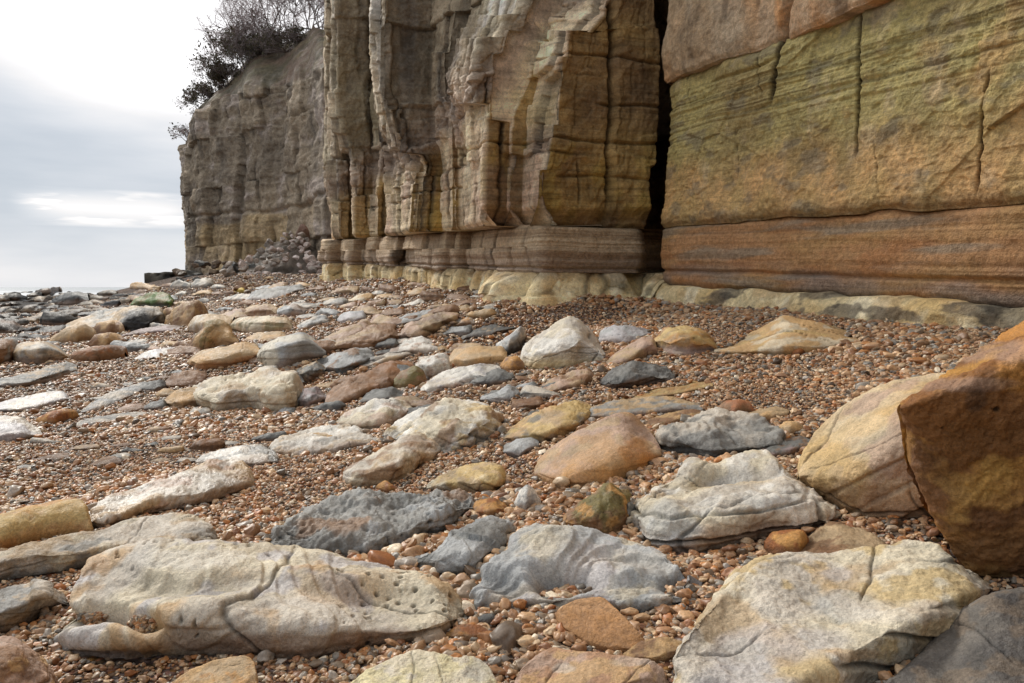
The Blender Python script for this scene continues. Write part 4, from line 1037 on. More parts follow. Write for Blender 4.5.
rock('massive dark rusty block overhanging the beach with a flat brown face', 'boulder',
     [(901, 405), (915, 395), (930, 382), (960, 360), (985, 345), (1010, 331), (1040, 314), (1090, 300), (1150, 310), (1200, 350)],
     [(901, 411), (906, 432), (916, 468), (930, 503), (945, 533), (957, 560), (968, 576), (1000, 581), (1060, 590), (1120, 585), (1200, 540)],
     [(184, 128, 64), (136, 90, 46), (200, 148, 74), (214, 166, 88)], D=(3.05, 2.95, 2.9, 2.9, 3.0), ridge=[(901, 408), (915, 402), (930, 394), (958, 382), (985, 368), (1024, 352), (1090, 335), (1200, 380)], tilt=.5, dmax=.75, rnd=.03, rx=.01, rough=1.0, chip=0, cracks=1, lay=-1, low=('dbrn', .5, .7), mixs=.6, under=.10, pit=.3, crk=.004,
     patches=[(1040, 560, 120, 26, 'dbrn', .5), (975, 455, 50, 40, (128, 84, 36), .5), (950, 384, 50, 8, 'pink', .6), (1000, 352, 60, 10, 'pink', .7), (975, 400, 10, 12, 'black', .6)])
rock('small rounded orange stone squeezed between two big pale slabs', 'stone', [(764, 542), (772, 532), (790, 529), (804, 530), (809, 540)], [(764, 552), (780, 558), (800, 557), (809, 546)], ['rust', 'otan'], shape='boulder', rough=.6)
rock('flat dusky brown boulder in the gap under the pale buff boulder', 'boulder', [(788, 556), (800, 543), (820, 530), (840, 518), (850, 520), (870, 533), (893, 547)], [(788, 562), (830, 566), (893, 558)], ['brown', 'sand', 'umber'], rf=.25, rough=.7)
rock('big cream boulder with grey folded layers and a brown underside', 'boulder',
     [(630, 513), (635, 498), (648, 490), (672, 478), (676, 468), (690, 460), (700, 459), (715, 464), (730, 460), (745, 456), (765, 455), (785, 464), (800, 474), (812, 490), (838, 511)],
     [(630, 521), (640, 536), (655, 550), (678, 556), (710, 554), (750, 546), (790, 536), (815, 528), (838, 517)],
     ['cream', 'pale', 'white', 'sand'], ridge=[(630, 517), (650, 513), (690, 522), (740, 512), (780, 501), (838, 514)], tilt=.75, rnd=.08, rough=.9, carve=.05, lay=.075, layf=30, dents=[(705, 478, 30, 7, .05), (690, 462, 18, 8, -.03), (745, 472, 40, 6, .04)], dip=(-.15, .1), stripe=.28, lump=.05, crk=.012, under=.04, low=('umber', .75, .42),
     patches=[(665, 530, 30, 22, 'bgrey', .85), (730, 480, 40, 8, 'yel', .5), (790, 515, 40, 10, 'sand', .6)])
rock('grey hollowed boulder with a dark undercut side, above the big cream boulder', 'boulder',
     [(655, 434), (668, 427), (680, 415), (700, 412), (718, 410), (730, 418), (745, 417), (768, 418), (780, 429), (787, 440)], [(655, 441), (662, 452), (680, 456), (710, 461), (735, 459), (760, 456), (787, 449)],
     ['grey', 'pale', 'slate'], ridge=[(655, 437), (690, 443), (730, 446), (787, 442)], rough=.9, carve=.10, lay=.035, layf=16, dip=(-.2, 0), low=('black', .85, .5), under=.08, rnd=.06)
rock('smooth rounded tan boulder alone on the shingle in the middle', 'boulder',
     [(534, 470), (538, 462), (550, 450), (570, 435), (600, 420), (618, 413), (632, 413), (645, 424), (657, 440), (661, 452)], [(534, 476), (550, 487), (570, 490), (590, 488), (615, 483), (640, 472), (655, 463), (661, 458)],
     [(190, 154, 116), 'pink', 'sand'], ridge=[(534, 474), (565, 474), (600, 462), (625, 450), (661, 452)], tilt=.7, rnd=.12, rough=.45, low=('otan', .7, .5), patches=[(640, 450, 18, 12, (190, 128, 64), .7)])
rock('knobbly olive brown stone standing in front of the big cream boulder', 'stone',
     [(561, 521), (570, 510), (585, 500), (598, 490), (612, 486), (627, 491), (632, 501), (632, 512)], [(561, 528), (580, 534), (600, 539), (613, 537), (626, 527), (632, 518)], ['brown', 'olive', 'otan'], shape='boulder', rough=1.8, lump=.08, facet=.05)
rock('small dark grey pebble stone touching the knobbly brown stone', 'stone', [(621, 508), (626, 501), (633, 502), (637, 511)], [(621, 518), (628, 524), (637, 515)], ['slate', 'grey'], shape='boulder', rough=.4)
rock('small pale blue grey stone standing on the shingle by the tan boulder', 'stone', [(514, 503), (520, 490), (527, 484), (535, 490), (541, 501)], [(514, 509), (526, 514), (541, 505)], ['bgrey', 'white'], shape='boulder', rough=.5)
rock('yellow cream stone with slanting layers below the leaning slab', 'boulder',
     [(426, 486), (445, 475), (465, 466), (485, 462), (500, 465), (506, 474)], [(426, 490), (445, 493), (470, 497), (490, 497), (503, 489), (506, 479)], ['cream', 'yel', 'sand'], lay=.03, layf=20, dip=(.4, .2), stripe=.3, rf=.5)
rock('small orange stone beside the yellow cream layered stone', 'stone', [(472, 507), (478, 498), (495, 498), (508, 506)], [(472, 515), (486, 521), (500, 517), (508, 510)], ['rust', 'otan', 'brown'], rough=1)
rock('tiny bright orange stone at the foot of the leaning slab', 'stone', [(376, 486), (385, 480), (397, 487)], [(376, 490), (388, 493), (397, 490)], ['otan', 'rust'], shape='boulder', rough=.6)
rock('long brown and cream slab leaning on a cream block, cracked across', 'boulder',
     [(343, 473), (350, 463), (375, 452), (400, 440), (420, 430), (432, 437), (442, 446)], [(343, 479), (350, 488), (370, 486), (395, 484), (415, 471), (435, 460), (442, 451)],
     ['pale', 'sand', 'brown', 'cream'], ridge=[(343, 476), (370, 472), (400, 459), (442, 449)], crk=.03, lay=.012, rnd=.04, rough=1.1, low=('sand', .5, .4), patches=[(420, 445, 16, 8, 'brown', .6)])
rock('thick cream limestone slab with splitting layers, above the leaning slab', 'boulder',
     [(384, 436), (395, 425), (415, 412), (440, 401), (465, 398), (480, 400), (492, 411), (500, 418), (503, 427)], [(384, 441), (400, 443), (425, 452), (445, 456), (465, 451), (485, 443), (495, 434), (503, 430)],
     ['cream', 'white', 'yel', 'brown'], ridge=[(384, 439), (420, 436), (450, 432), (480, 418), (503, 428)], lay=.035, layf=26, dip=(.35, .2), stripe=.3, rough=1.5, crk=.02, low=('slate', .5, .3))
rock('flat whitish limestone slab level with the shingle', 'boulder', [(271, 449), (285, 436), (310, 430), (340, 425), (358, 428), (372, 435), (380, 441)], [(271, 453), (300, 457), (330, 455), (355, 448), (380, 444)], ['pale', 'white', 'sand', 'grey'], rf=.22, rough=1.4, pit=.5, lay=.02)
rock('pale knobbly limestone slab behind the whitish flat slab', 'boulder', [(333, 421), (350, 410), (370, 401), (395, 398), (408, 400), (412, 408)], [(333, 425), (355, 431), (372, 431), (390, 428), (405, 418), (412, 412)], ['cream', 'white', 'pink'], rf=.3, rough=1.6, lump=.06)
rock('long chestnut brown slab leaning up over dark stones', 'boulder',
     [(325, 400), (330, 390), (345, 380), (370, 370), (395, 360), (410, 360), (415, 367)], [(325, 407), (345, 408), (365, 399), (390, 387), (405, 377), (415, 371)], ['brown', (158, 112, 74), 'pink'], ridge=[(325, 404), (350, 400), (385, 380), (415, 369)], rough=.8, under=.05, low=('dbrn', .7, .3))
rock('dark grey slab tucked in shadow under the chestnut brown slab', 'stone', [(358, 399), (370, 391), (390, 386), (405, 392)], [(358, 404), (385, 405), (405, 398)], ['slate', 'dgrey'], rf=.3)
rock('dull olive rounded boulder beside the end of the chestnut slab', 'boulder', [(390, 384), (400, 372), (415, 365), (424, 371), (427, 381)], [(390, 389), (405, 390), (420, 388), (427, 384)], ['olive', 'brown'], shape='boulder', rough=.7)
rock('pale rough lumpy block between the olive boulder and a tan block', 'boulder', [(415, 364), (422, 354), (435, 352), (448, 353), (452, 363), (450, 372)], [(415, 376), (425, 382), (436, 380), (450, 375)], ['white', 'pale', 'pink'], rf=.6, rough=1.8, lump=.05, crk=.02)
rock('long whitish slab leaning with one end in the shingle', 'boulder', [(420, 389), (440, 374), (465, 366), (490, 360), (495, 362), (501, 369)], [(420, 393), (430, 396), (450, 390), (470, 385), (489, 386), (501, 375)], ['white', 'pale', 'lav'], ridge=[(420, 391), (450, 383), (475, 374), (501, 371)], lay=.03, layf=18, dip=(.4, 0), stripe=.25, low=('pink', .5, .4), rnd=.04)
rock('square tan sandstone block with a level top', 'boulder', [(449, 357), (455, 349), (480, 346), (502, 346), (507, 352)], [(449, 365), (465, 370), (490, 365), (507, 363)], ['tan', 'sand'], rf=.45, rough=.5, rnd=.03, low=('brown', .4, .3))
rock('black and white split slab propped against a white block', 'stone', [(496, 345), (510, 333), (520, 326), (527, 328)], [(496, 350), (506, 357), (520, 352), (527, 340)], ['white', 'bgrey'], ridge=[(496, 347), (510, 340), (527, 330)], low=('black', .95, .62), rnd=.02)
rock('small orange brown stone below the black and white slab', 'stone', [(500, 366), (506, 357), (518, 356), (525, 364)], [(500, 371), (512, 373), (525, 370)], ['otan', 'brown'], shape='boulder')
rock('tall white limestone block with a yellow lower side, standing on the shingle', 'boulder',
     [(520, 359), (522, 345), (545, 330), (560, 320), (570, 316), (579, 319), (590, 331), (600, 344), (607, 357)], [(520, 366), (528, 372), (545, 371), (570, 368), (590, 363), (607, 361)],
     ['white', 'pale', 'cream'], ridge=[(520, 363), (535, 355), (565, 344), (580, 337), (607, 358)], rough=1.0, crk=.02, low=('yel', .6, .4), rnd=.05, patches=[(545, 362, 24, 8, 'yel', .7), (585, 350, 14, 12, 'pale', .4)])
rock('pale blue ribbed slab beside the tall white block', 'boulder', [(598, 339), (602, 327), (615, 325), (640, 327), (653, 331)], [(598, 344), (620, 347), (640, 341), (653, 334)], ['bgrey', 'lav'], rf=.3, lay=.03, layf=18, dip=(.5, 0), stripe=.2)
rock('pinkish fawn wedge leaning behind the ribbed grey rock', 'boulder', [(604, 363), (620, 350), (640, 338), (651, 335), (657, 343), (659, 352)], [(604, 366), (625, 366), (640, 361), (659, 355)], ['pink', 'sand'], ridge=[(604, 365), (630, 358), (650, 340), (659, 353)], rough=.7, rnd=.03)
rock('dark grey ribbed rock with a scalloped side on the shingle', 'boulder', [(600, 377), (615, 368), (632, 361), (655, 364), (670, 370), (675, 377)], [(600, 386), (612, 391), (635, 389), (655, 386), (675, 382)], ['slate', 'grey', 'dgrey'], rf=.5, lay=.05, layf=14, dip=(-.3, .1), stripe=.35, rough=1.5, lump=.05)
rock('thin ochre slab almost sunk in the shingle', 'stone', [(600, 402), (645, 393), (665, 386), (695, 381), (713, 383)], [(600, 405), (646, 400), (680, 397), (713, 388)], ['yel', 'tan', 'otan'], rf=.3, rough=.6)
rock('low dull brown stone beside the tall white block', 'stone', [(535, 391), (550, 380), (570, 371), (590, 367), (595, 374)], [(535, 396), (560, 392), (585, 387), (595, 379)], ['brown', 'pink', 'sand'], rf=.3, rough=1.3)
rock('layered ochre and lilac block near the cliff foot', 'boulder', [(652, 337), (665, 327), (690, 324), (702, 328), (713, 336), (718, 346)], [(652, 348), (670, 356), (695, 356), (706, 353), (718, 350)], ['yel', 'otan', 'sand'], ridge=[(652, 342), (680, 338), (700, 340), (718, 348)], lay=.03, layf=14, low=('purp', .75, .5), stripe=.15)
rock('broad flat yellow sandstone ledge rising from the shingle below the cliff', 'boulder', [(714, 346), (745, 338), (770, 324), (790, 314), (815, 320), (850, 330), (870, 338)], [(714, 354), (745, 357), (790, 357), (820, 354), (850, 347), (870, 341)], ['yel', 'tan', 'cream'], rf=.3, lay=.02, layf=14, stripe=.15, rough=.7, low=('otan', .4, .3))
rock('small dark orange cobble at the front of the yellow ledge', 'stone', [(787, 353), (793, 348), (803, 347), (808, 351)], [(787, 355), (798, 357), (808, 354)], ['rust2', 'rust'], shape='boulder')
rock('yellow and grey banded slab behind the smooth tan boulder', 'boulder', [(503, 434), (525, 419), (550, 407), (575, 400), (588, 402), (593, 412)], [(503, 441), (530, 447), (550, 443), (575, 433), (593, 418)], ['yel', 'sand', 'slate', 'tan'], rf=.35, lay=.03, layf=18, dip=(.3, .2), stripe=.3)
rock('long grey and fawn flat slab between the banded slab and the hollowed boulder', 'boulder', [(585, 412), (595, 403), (620, 400), (650, 397), (680, 398), (700, 403), (708, 409)], [(585, 419), (610, 422), (640, 419), (670, 414), (708, 412)], ['sand', 'grey', 'slate', 'tan'], rf=.35, lay=.03, layf=16, stripe=.25)
rock('short tan slab lying on the fawn flat slab', 'stone', [(646, 422), (665, 413), (690, 409), (708, 410)], [(646, 429), (670, 427), (690, 421), (708, 414)], ['tan', 'brown'], rf=.4)
rock('round reddish brown cobble on the shingle above the hollowed grey boulder', 'stone', [(717, 408), (725, 401), (740, 399), (751, 402), (754, 410)], [(717, 412), (735, 417), (754, 413)], [(168, 112, 76), 'brown'], shape='boulder', rough=.5)
rock('small pale grey stone below the banded yellow slab', 'stone', [(503, 446), (520, 438), (533, 436), (539, 443)], [(503, 456), (520, 458), (539, 448)], ['bgrey', 'grey'], rf=.4)
rock('flat tan stone on the shingle above the pale buff boulder', 'stone', [(742, 415), (760, 408), (775, 406), (790, 411)], [(742, 420), (770, 422), (790, 416)], ['tan', 'sand'], rf=.4)
rock('rounded tan stone beside the tip of the pale buff boulder', 'stone', [(776, 428), (785, 422), (798, 421), (806, 427)], [(776, 433), (790, 436), (806, 432)], ['sand', 'tan'], shape='boulder')
rock('thin dark slab lying between the hollowed grey boulder and the buff boulder', 'stone', [(752, 452), (775, 441), (800, 436), (815, 440)], [(752, 458), (785, 458), (815, 447)], ['slate', 'purp', 'brown'], rf=.35)
rock('low orange stone among pebbles at the end of the pitted limestone slab', 'stone', [(446, 632), (460, 624), (480, 625), (490, 632)], [(446, 638), (468, 642), (490, 637)], ['rust', 'otan', 'brown'], rf=.3, rough=.8)
rock('smooth charcoal cobble among the pebbles near the sculpted boulder', 'stone', [(474, 620), (483, 614), (493, 613), (498, 618)], [(474, 624), (486, 626), (498, 621)], ['dgrey', 'slate'], shape='boulder', rough=.3)
rock('cream rounded slab at the lower edge below the pitted limestone', 'boulder', [(345, 690), (365, 672), (390, 660), (415, 651), (435, 652), (455, 660), (475, 655), (490, 664), (500, 690)], [(345, 712), (420, 722), (500, 708)], ['cream', (214, 202, 160), 'pale'], rf=.3, rough=.7, patches=[(482, 668, 16, 14, 'grey', .7)])
# ---- middle of the beach, sea side
rock('big cream lumpy boulder with a bulging side, beside the shingle slope', 'boulder', [(188, 396), (205, 383), (230, 377), (260, 371), (285, 366), (296, 372), (299, 385), (300, 400)], [(188, 401), (200, 409), (215, 413), (240, 409), (265, 411), (285, 415), (297, 411), (300, 404)],
     ['cream', 'pale', 'sand'], ridge=[(188, 399), (215, 391), (245, 388), (270, 386), (292, 380), (300, 402)], rough=1.3, lump=.09, crk=.015, rnd=.07, low=('sand', .4, .3), under=.02)
rock('low tan tail of stone beside the big cream lumpy boulder', 'stone', [(160, 402), (175, 391), (190, 385), (202, 385)], [(160, 405), (180, 409), (202, 406)], ['sand', 'tan'], rf=.3)
rock('block with a flat blue grey face and a buff side, on edge', 'boulder', [(257, 355), (262, 345), (280, 337), (303, 331), (315, 340), (326, 352)], [(257, 362), (270, 370), (285, 371), (305, 363), (326, 357)], ['bgrey', 'grey'], rf=.75, rough=.5, rnd=.03, patches=[(264, 356, 14, 20, 'cream', .95), (280, 338, 30, 4, 'cream', .8)])
rock('squared ochre brown boulder with a pale flat top', 'boulder', [(187, 360), (195, 352), (220, 347), (245, 342), (257, 344), (260, 352)], [(187, 367), (200, 371), (225, 369), (250, 362), (260, 357)], ['tan', 'sand'], ridge=[(187, 362), (210, 358), (240, 352), (260, 353)], low=('rust', .75, .55), rough=.7, rnd=.03)
rock('brown cone shaped boulder behind the squared ochre boulder', 'boulder', [(186, 349), (195, 335), (205, 322), (218, 319), (228, 323), (233, 334), (239, 343)], [(186, 354), (200, 353), (220, 348), (239, 346)], ['brown', 'tan', 'olive'], shape='boulder', rough=1.3, lump=.05, patches=[(215, 321, 12, 4, 'olive', .8)])
rock('squared buff block with a vertical face, next to the brown cone boulder', 'boulder', [(228, 323), (240, 317), (265, 316), (288, 317), (292, 325)], [(228, 331), (250, 335), (275, 334), (292, 332)], ['sand', 'cream', 'olive'], rf=.7, rough=.6, rnd=.03)
rock('pale buff block partly hidden by the brown cone boulder', 'boulder', [(188, 322), (195, 315), (215, 313), (234, 316)], [(188, 333), (205, 335), (234, 331)], ['sand', 'pale'], rf=.6, rnd=.03)
rock('low tan slab in front of the squared buff block', 'stone', [(243, 338), (260, 332), (280, 331), (287, 335)], [(243, 342), (265, 343), (287, 338)], ['tan', 'sand'], rf=.3)
rock('thin wet white slab behind the big cream lumpy boulder', 'boulder', [(183, 378), (210, 370), (240, 366), (263, 364)], [(183, 381), (215, 381), (240, 377), (263, 368)], ['white', 'lav', 'slate'], rf=.25, lay=.03, mat=M_WET)
rock('stack of thin dark slates tilted against the grey faced block', 'stone', [(291, 374), (305, 364), (318, 360), (326, 366)], [(291, 383), (310, 384), (326, 375)], ['slate', 'sand', 'dgrey'], rf=.6, lay=.08, layf=16, dip=(.6, 0), stripe=.5)
rock('grey pointed slab lying below the long brown slab', 'boulder', [(317, 363), (335, 353), (355, 347), (370, 350), (375, 356)], [(317, 370), (340, 376), (355, 371), (375, 361)], ['bgrey', 'slate', 'brown'], rf=.35, lay=.03, low=('dgrey', .7, .4))
rock('lilac grey lump beside the lower end of the chestnut slab', 'stone', [(294, 399), (305, 388), (318, 386), (327, 393)], [(294, 407), (310, 409), (327, 403)], ['lav', 'purp', 'slate'], rf=.5, rough=1.4)
rock('long rough brown slab across the stones above the grey pointed slab', 'boulder', [(320, 345), (340, 335), (370, 327), (395, 323), (399, 330)], [(320, 353), (345, 351), (375, 349), (399, 339)], ['brown', 'sand', 'pink'], rf=.5, lay=.03, rough=1.2, stripe=.2)
rock('slab with split brown end pointing up to the cliff', 'boulder', [(396, 331), (410, 323), (435, 313), (455, 308), (459, 314)], [(396, 339), (415, 341), (440, 331), (459, 320)], ['pink', 'sand', 'brown'], rf=.5, lay=.05, layf=12, dip=(.4, 0), stripe=.4, low=('dbrn', .5, .3))
rock('thin blue grey slab lying over the split brown slab', 'stone', [(384, 326), (405, 315), (430, 309), (453, 306)], [(384, 330), (410, 324), (440, 316), (453, 310)], ['bgrey', 'slate'], rf=.35)
rock('whitish ragged flat slab in the middle of the slab field', 'boulder', [(380, 351), (400, 342), (425, 335), (437, 341), (440, 347)], [(380, 356), (405, 354), (425, 356), (440, 352)], ['white', 'pale', 'pink'], rf=.3, rough=1.4)
rock('narrow sand coloured slab beside the whitish ragged slab', 'stone', [(360, 365), (385, 352), (405, 347), (414, 350)], [(360, 369), (390, 364), (414, 354)], ['sand', 'pale'], rf=.35)
rock('rippled tan slab above the long rough brown slab', 'boulder', [(323, 339), (345, 327), (365, 320), (373, 324)], [(323, 344), (350, 340), (373, 330)], ['sand', 'pink', 'brown'], rf=.3, lay=.04, layf=14)
rock('pale blue flat slab among the tan slabs', 'stone', [(336, 319), (345, 311), (363, 310), (366, 316)], [(336, 323), (352, 323), (366, 320)], ['bgrey', 'lav'], rf=.25)
rock('dark tipped grey slab above the grey faced block', 'stone', [(296, 327), (310, 317), (325, 314), (329, 319)], [(296, 331), (312, 329), (329, 324)], ['bgrey', 'pale', 'dgrey'], rf=.4)
rock('wide brown block behind the squared buff block', 'boulder', [(235, 314), (250, 306), (270, 303), (278, 308)], [(235, 318), (260, 318), (278, 317)], ['brown', 'sand'], rf=.6)
rock('short block half blue grey and half brown', 'boulder', [(277, 310), (285, 305), (298, 304), (305, 309)], [(277, 317), (292, 317), (305, 316)], ['bgrey', 'slate'], rf=.7, patches=[(299, 311, 8, 10, 'brown', .9)])
rock('broad smooth grey slab lying on the upper beach', 'boulder', [(243, 298), (255, 289), (275, 287), (300, 284), (304, 287)], [(243, 301), (262, 302), (285, 297), (304, 290)], ['bgrey', 'grey', 'slate'], rf=.3)
rock('small pale cream stone high on the shingle', 'stone', [(347, 300), (360, 294), (372, 293), (374, 297)], [(347, 303), (362, 303), (374, 299)], ['cream', 'tan'], rf=.4)
rock('whitish stone alone on the upper shingle', 'stone', [(399, 305), (410, 303), (418, 298), (424, 300)], [(399, 308), (412, 308), (424, 305)], ['white', 'pale'], rf=.4)
rock('small ochre wedge below the yellow cliff pillars', 'stone', [(455, 324), (463, 318), (470, 317), (477, 322)], [(455, 327), (466, 327), (477, 325)], ['otan', 'brown', 'pale'], rf=.5)
rock('dark flaky slab below the yellow cliff pillars', 'boulder', [(456, 336), (475, 325), (500, 322), (522, 325)], [(456, 341), (490, 338), (522, 329)], ['slate', 'dgrey', 'sand'], rf=.4, lay=.05, layf=12)
rock('small mustard yellow block on the upper beach', 'stone', [(233, 291), (237, 287), (243, 287), (245, 291)], [(233, 293), (239, 294), (245, 293)], [(206, 176, 70), (190, 160, 70)], rf=.6)
# ---- far left of the beach
rock('long flat boulder with a black shaded end, near the mossy rock', 'boulder', [(60, 328), (75, 319), (90, 313), (120, 308), (150, 304), (160, 307), (164, 316)], [(60, 333), (90, 334), (125, 334), (150, 330), (164, 324)], ['sand', 'grey', 'pale'], ridge=[(60, 331), (100, 326), (122, 322), (140, 312), (164, 309)], patches=[(146, 322, 22, 14, 'black', 2.2), (135, 326, 10, 6, 'black', 2.0)], rnd=.03)  # black patches paint the shade of the end into its colour
rock('dark boulder topped with bright green moss', 'boulder', [(128, 303), (138, 297), (155, 291), (168, 293), (173, 301)], [(128, 307), (150, 308), (173, 307)], ['moss', 'olive', (70, 96, 34)], rf=.5, rough=1.4, low=('black', .8, .45))
rock('domed tan boulder in front of the black ended boulder', 'boulder', [(48, 340), (65, 328), (85, 323), (95, 330), (98, 338)], [(48, 344), (75, 344), (98, 341)], ['sand', 'tan'], shape='boulder', rough=.8)
rock('tan boulder with rounded top touching the black ended boulder', 'boulder', [(92, 330), (98, 322), (110, 319), (122, 322), (125, 330)], [(92, 335), (108, 336), (125, 334)], ['tan', 'brown'], shape='boulder')
rock('lumpy brown boulder below the two tan boulders', 'boulder', [(86, 344), (95, 334), (110, 332), (123, 336), (127, 342)], [(86, 348), (105, 349), (127, 346)], ['brown', 'tan', 'umber'], shape='boulder', rough=1.3)
rock('squat grey boulder with a flat top and rounded front', 'boulder', [(10, 351), (20, 343), (45, 341), (58, 346), (69, 357)], [(10, 362), (25, 366), (45, 365), (69, 360)], ['grey', 'sand', 'pale'], rf=.7, rough=.5)
rock('upright grey brown boulder beside the squat grey one, cut by the frame', 'boulder', [(-25, 350), (-10, 343), (5, 338), (19, 340), (24, 350)], [(-25, 368), (-5, 367), (10, 364), (24, 357)], ['brown', 'grey'], rf=.75, rough=.9)
rock('long rust brown boulder like a log on the beach', 'boulder', [(67, 356), (80, 348), (105, 345), (125, 346), (128, 351)], [(67, 362), (95, 363), (128, 358)], ['umber', 'brown', 'rust'], shape='boulder', rough=.8)
rock('thin dark slab like driftwood pointing at the brown cone boulder', 'stone', [(118, 335), (140, 329), (165, 325), (181, 325)], [(118, 338), (150, 336), (181, 331)], ['purp', 'dbrn'], rf=.5)
rock('tan double humped boulder behind the squared stones', 'boulder', [(165, 319), (178, 305), (195, 299), (205, 304), (208, 315)], [(165, 326), (190, 328), (208, 319)], ['tan', 'brown', 'sand'], shape='boulder', rough=1.2)
rock('small brown boulder next to the black shaded end', 'boulder', [(160, 316), (165, 308), (173, 307), (178, 313)], [(160, 321), (168, 322), (178, 320)], ['brown', 'tan'], shape='boulder')
rock('long low grey slab near the squat grey boulder', 'boulder', [(-30, 384), (-5, 381), (20, 374), (45, 366), (65, 361), (77, 366)], [(-30, 390), (0, 389), (30, 388), (55, 383), (77, 373)], ['grey', 'slate', 'sand'], rf=.45, lay=.03)
rock('wet whitish slab with a rounded end', 'boulder', [(-30, 408), (-5, 404), (20, 397), (45, 392), (63, 391), (68, 397)], [(-30, 414), (25, 414), (50, 410), (68, 402)], ['pale', 'lav', 'grey'], rf=.35, mat=M_WET)
rock('wide wet white slab with a notch, by the orange stone', 'boulder', [(-40, 420), (-5, 416), (10, 414), (25, 418), (38, 426), (42, 433)], [(-40, 444), (20, 442), (42, 437)], ['lav', 'pale', 'grey'], rf=.25, mat=M_WET)
rock('rounded orange brown boulder between two wet white slabs', 'boulder', [(36, 419), (48, 412), (65, 408), (76, 410), (79, 415)], [(36, 424), (55, 426), (70, 422), (79, 418)], ['otan', 'rust'], shape='boulder', rough=.5)
rock('pale grey flat slab pointing up the beach', 'boulder', [(80, 411), (90, 401), (115, 390), (140, 382), (154, 383)], [(80, 414), (100, 412), (120, 403), (154, 387)], ['pale', 'bgrey', 'slate'], rf=.25, pit=.4)
rock('long low grey slab just showing above the shingle', 'stone', [(70, 425), (90, 418), (120, 413), (148, 412)], [(70, 429), (100, 426), (148, 417)], ['pale', 'grey'], rf=.2)
rock('small flat pinkish brown slab on the shingle', 'stone', [(116, 409), (128, 404), (142, 403), (148, 406)], [(116, 412), (132, 413), (148, 409)], ['pink', 'brown'], rf=.25)
rock('glistening wet white slab in the shingle near the brown cone boulder', 'stone', [(134, 357), (150, 350), (165, 348), (178, 347)], [(134, 361), (155, 360), (178, 352)], ['white', 'lav'], rf=.2, mat=M_WET)
rock('big dark rock on the skyline of the reef', 'boulder', [(50, 301), (65, 293), (78, 289), (88, 294)], [(50, 305), (70, 305), (88, 302)], ['dgrey', 'black', 'slate'], rf=.6, rough=1.4)

# ---- more slabs and stones of the slab field, reef and rubble
def many(n, xr, yr, wr, hr, palettes, label, group, cat='stone', seed=1, avoid=True, tight=1.0, **kw):
    r = random.Random(seed); k = 0; tries = 0
    while k < n and tries < n * 30:
        tries += 1
        x = r.uniform(*xr); y = r.uniform(*yr); f = (y - yr[0]) / (yr[1] - yr[0])
        w = r.uniform(*wr) * (.6 + .7 * f); h = max(2.6, w * r.uniform(*hr))
        if avoid and any(abs(x - qx) < .45 * tight * (w + qw) and abs(y - qy) < .5 * tight * (h + qh) for qx, qy, qw, qh in TAKEN): continue
        TAKEN.append((x, y, w, h))
        tp, bt = bx(x - w / 2, x + w / 2, y - h, y, r.uniform(-.4, .4), 6, seed=r.random())
        rock(label, cat, tp, bt, r.choice(palettes), rf=r.uniform(.25, .6), group=group, lay=.03, stripe=r.choice((0, .25)), rough=r.uniform(.8, 1.5), shape=r.choice(('slab', 'slab', 'boulder')), **kw)
        k += 1
TAKEN = []
for o in ROCKS:
    vs = np.empty(len(o.data.vertices) * 3, np.float32); o.data.vertices.foreach_get('co', vs); vs = vs.reshape(-1, 3) + np.array(o.location)
    p, q = project(vs[:, 0], np.maximum(vs[:, 1], .5), vs[:, 2]); TAKEN.append(((p.min() + p.max()) / 2, q.max() - 2, p.max() - p.min(), (q.max() - q.min()) * .8))
many(110, (130, 490), (288, 358), (18, 50), (.24, .46), [['sand', 'brown', 'pink'], ['pale', 'grey'], ['brown', 'umber'], ['tan', 'sand'], ['bgrey', 'slate'], ['pink', 'sand']],
     'low weathered slab lying among the bigger slabs below the far cliff', 'small slabs of the slab field', seed=5, tight=.62)
many(58, (150, 560), (340, 420), (18, 46), (.28, .5), [['sand', 'brown', 'pink'], ['pale', 'grey'], ['slate', 'dgrey'], ['tan', 'sand'], ['bgrey', 'slate'], ['brown', 'umber']],
     'weathered slab wedged between the bigger slabs on the middle of the beach', 'slabs wedged between bigger slabs', seed=6, tight=.5)
many(40, (-10, 330), (345, 470), (12, 36), (.2, .36), [['sand', 'brown', 'pink'], ['pale', 'grey'], ['slate', 'dgrey'], ['tan', 'sand'], ['brown', 'umber']],
     'low slab half sunk in the shingle on the sea side of the beach', 'low slabs half sunk in shingle', seed=61, tight=.8)
many(120, (-30, 140), (295, 345), (14, 46), (.2, .4), [[(88, 84, 78), (62, 60, 56)], [(104, 96, 84), (70, 66, 60)], [(112, 90, 72), (70, 62, 54)], [(128, 116, 98), (84, 78, 70)], [(58, 58, 58), (44, 44, 44)], [(146, 126, 100), (96, 84, 70)]],
     'dark low rock of the reef between the beach and the sea', 'rocks of the reef by the sea', seed=9, tight=.55, mat=M_ROCK)
many(44, (-10, 200), (338, 412), (10, 34), (.2, .42), [['brown', 'umber'], ['sand', 'pale'], ['slate', 'grey'], ['tan', 'brown']],
     'small loose stone on the shingle near the wet white slabs', 'loose stones near the wet slabs', seed=21)
many(26, (420, 1000), (330, 470), (7, 15), (.35, .6), [['brown', 'umber'], ['pale', 'white'], ['slate', 'bgrey'], ['otan', 'brown'], ['pink', 'sand']],
     'cobble bigger than the pebbles around it on the upper shingle', 'cobbles on the upper shingle', cat='cobble', seed=33, mixs=2)
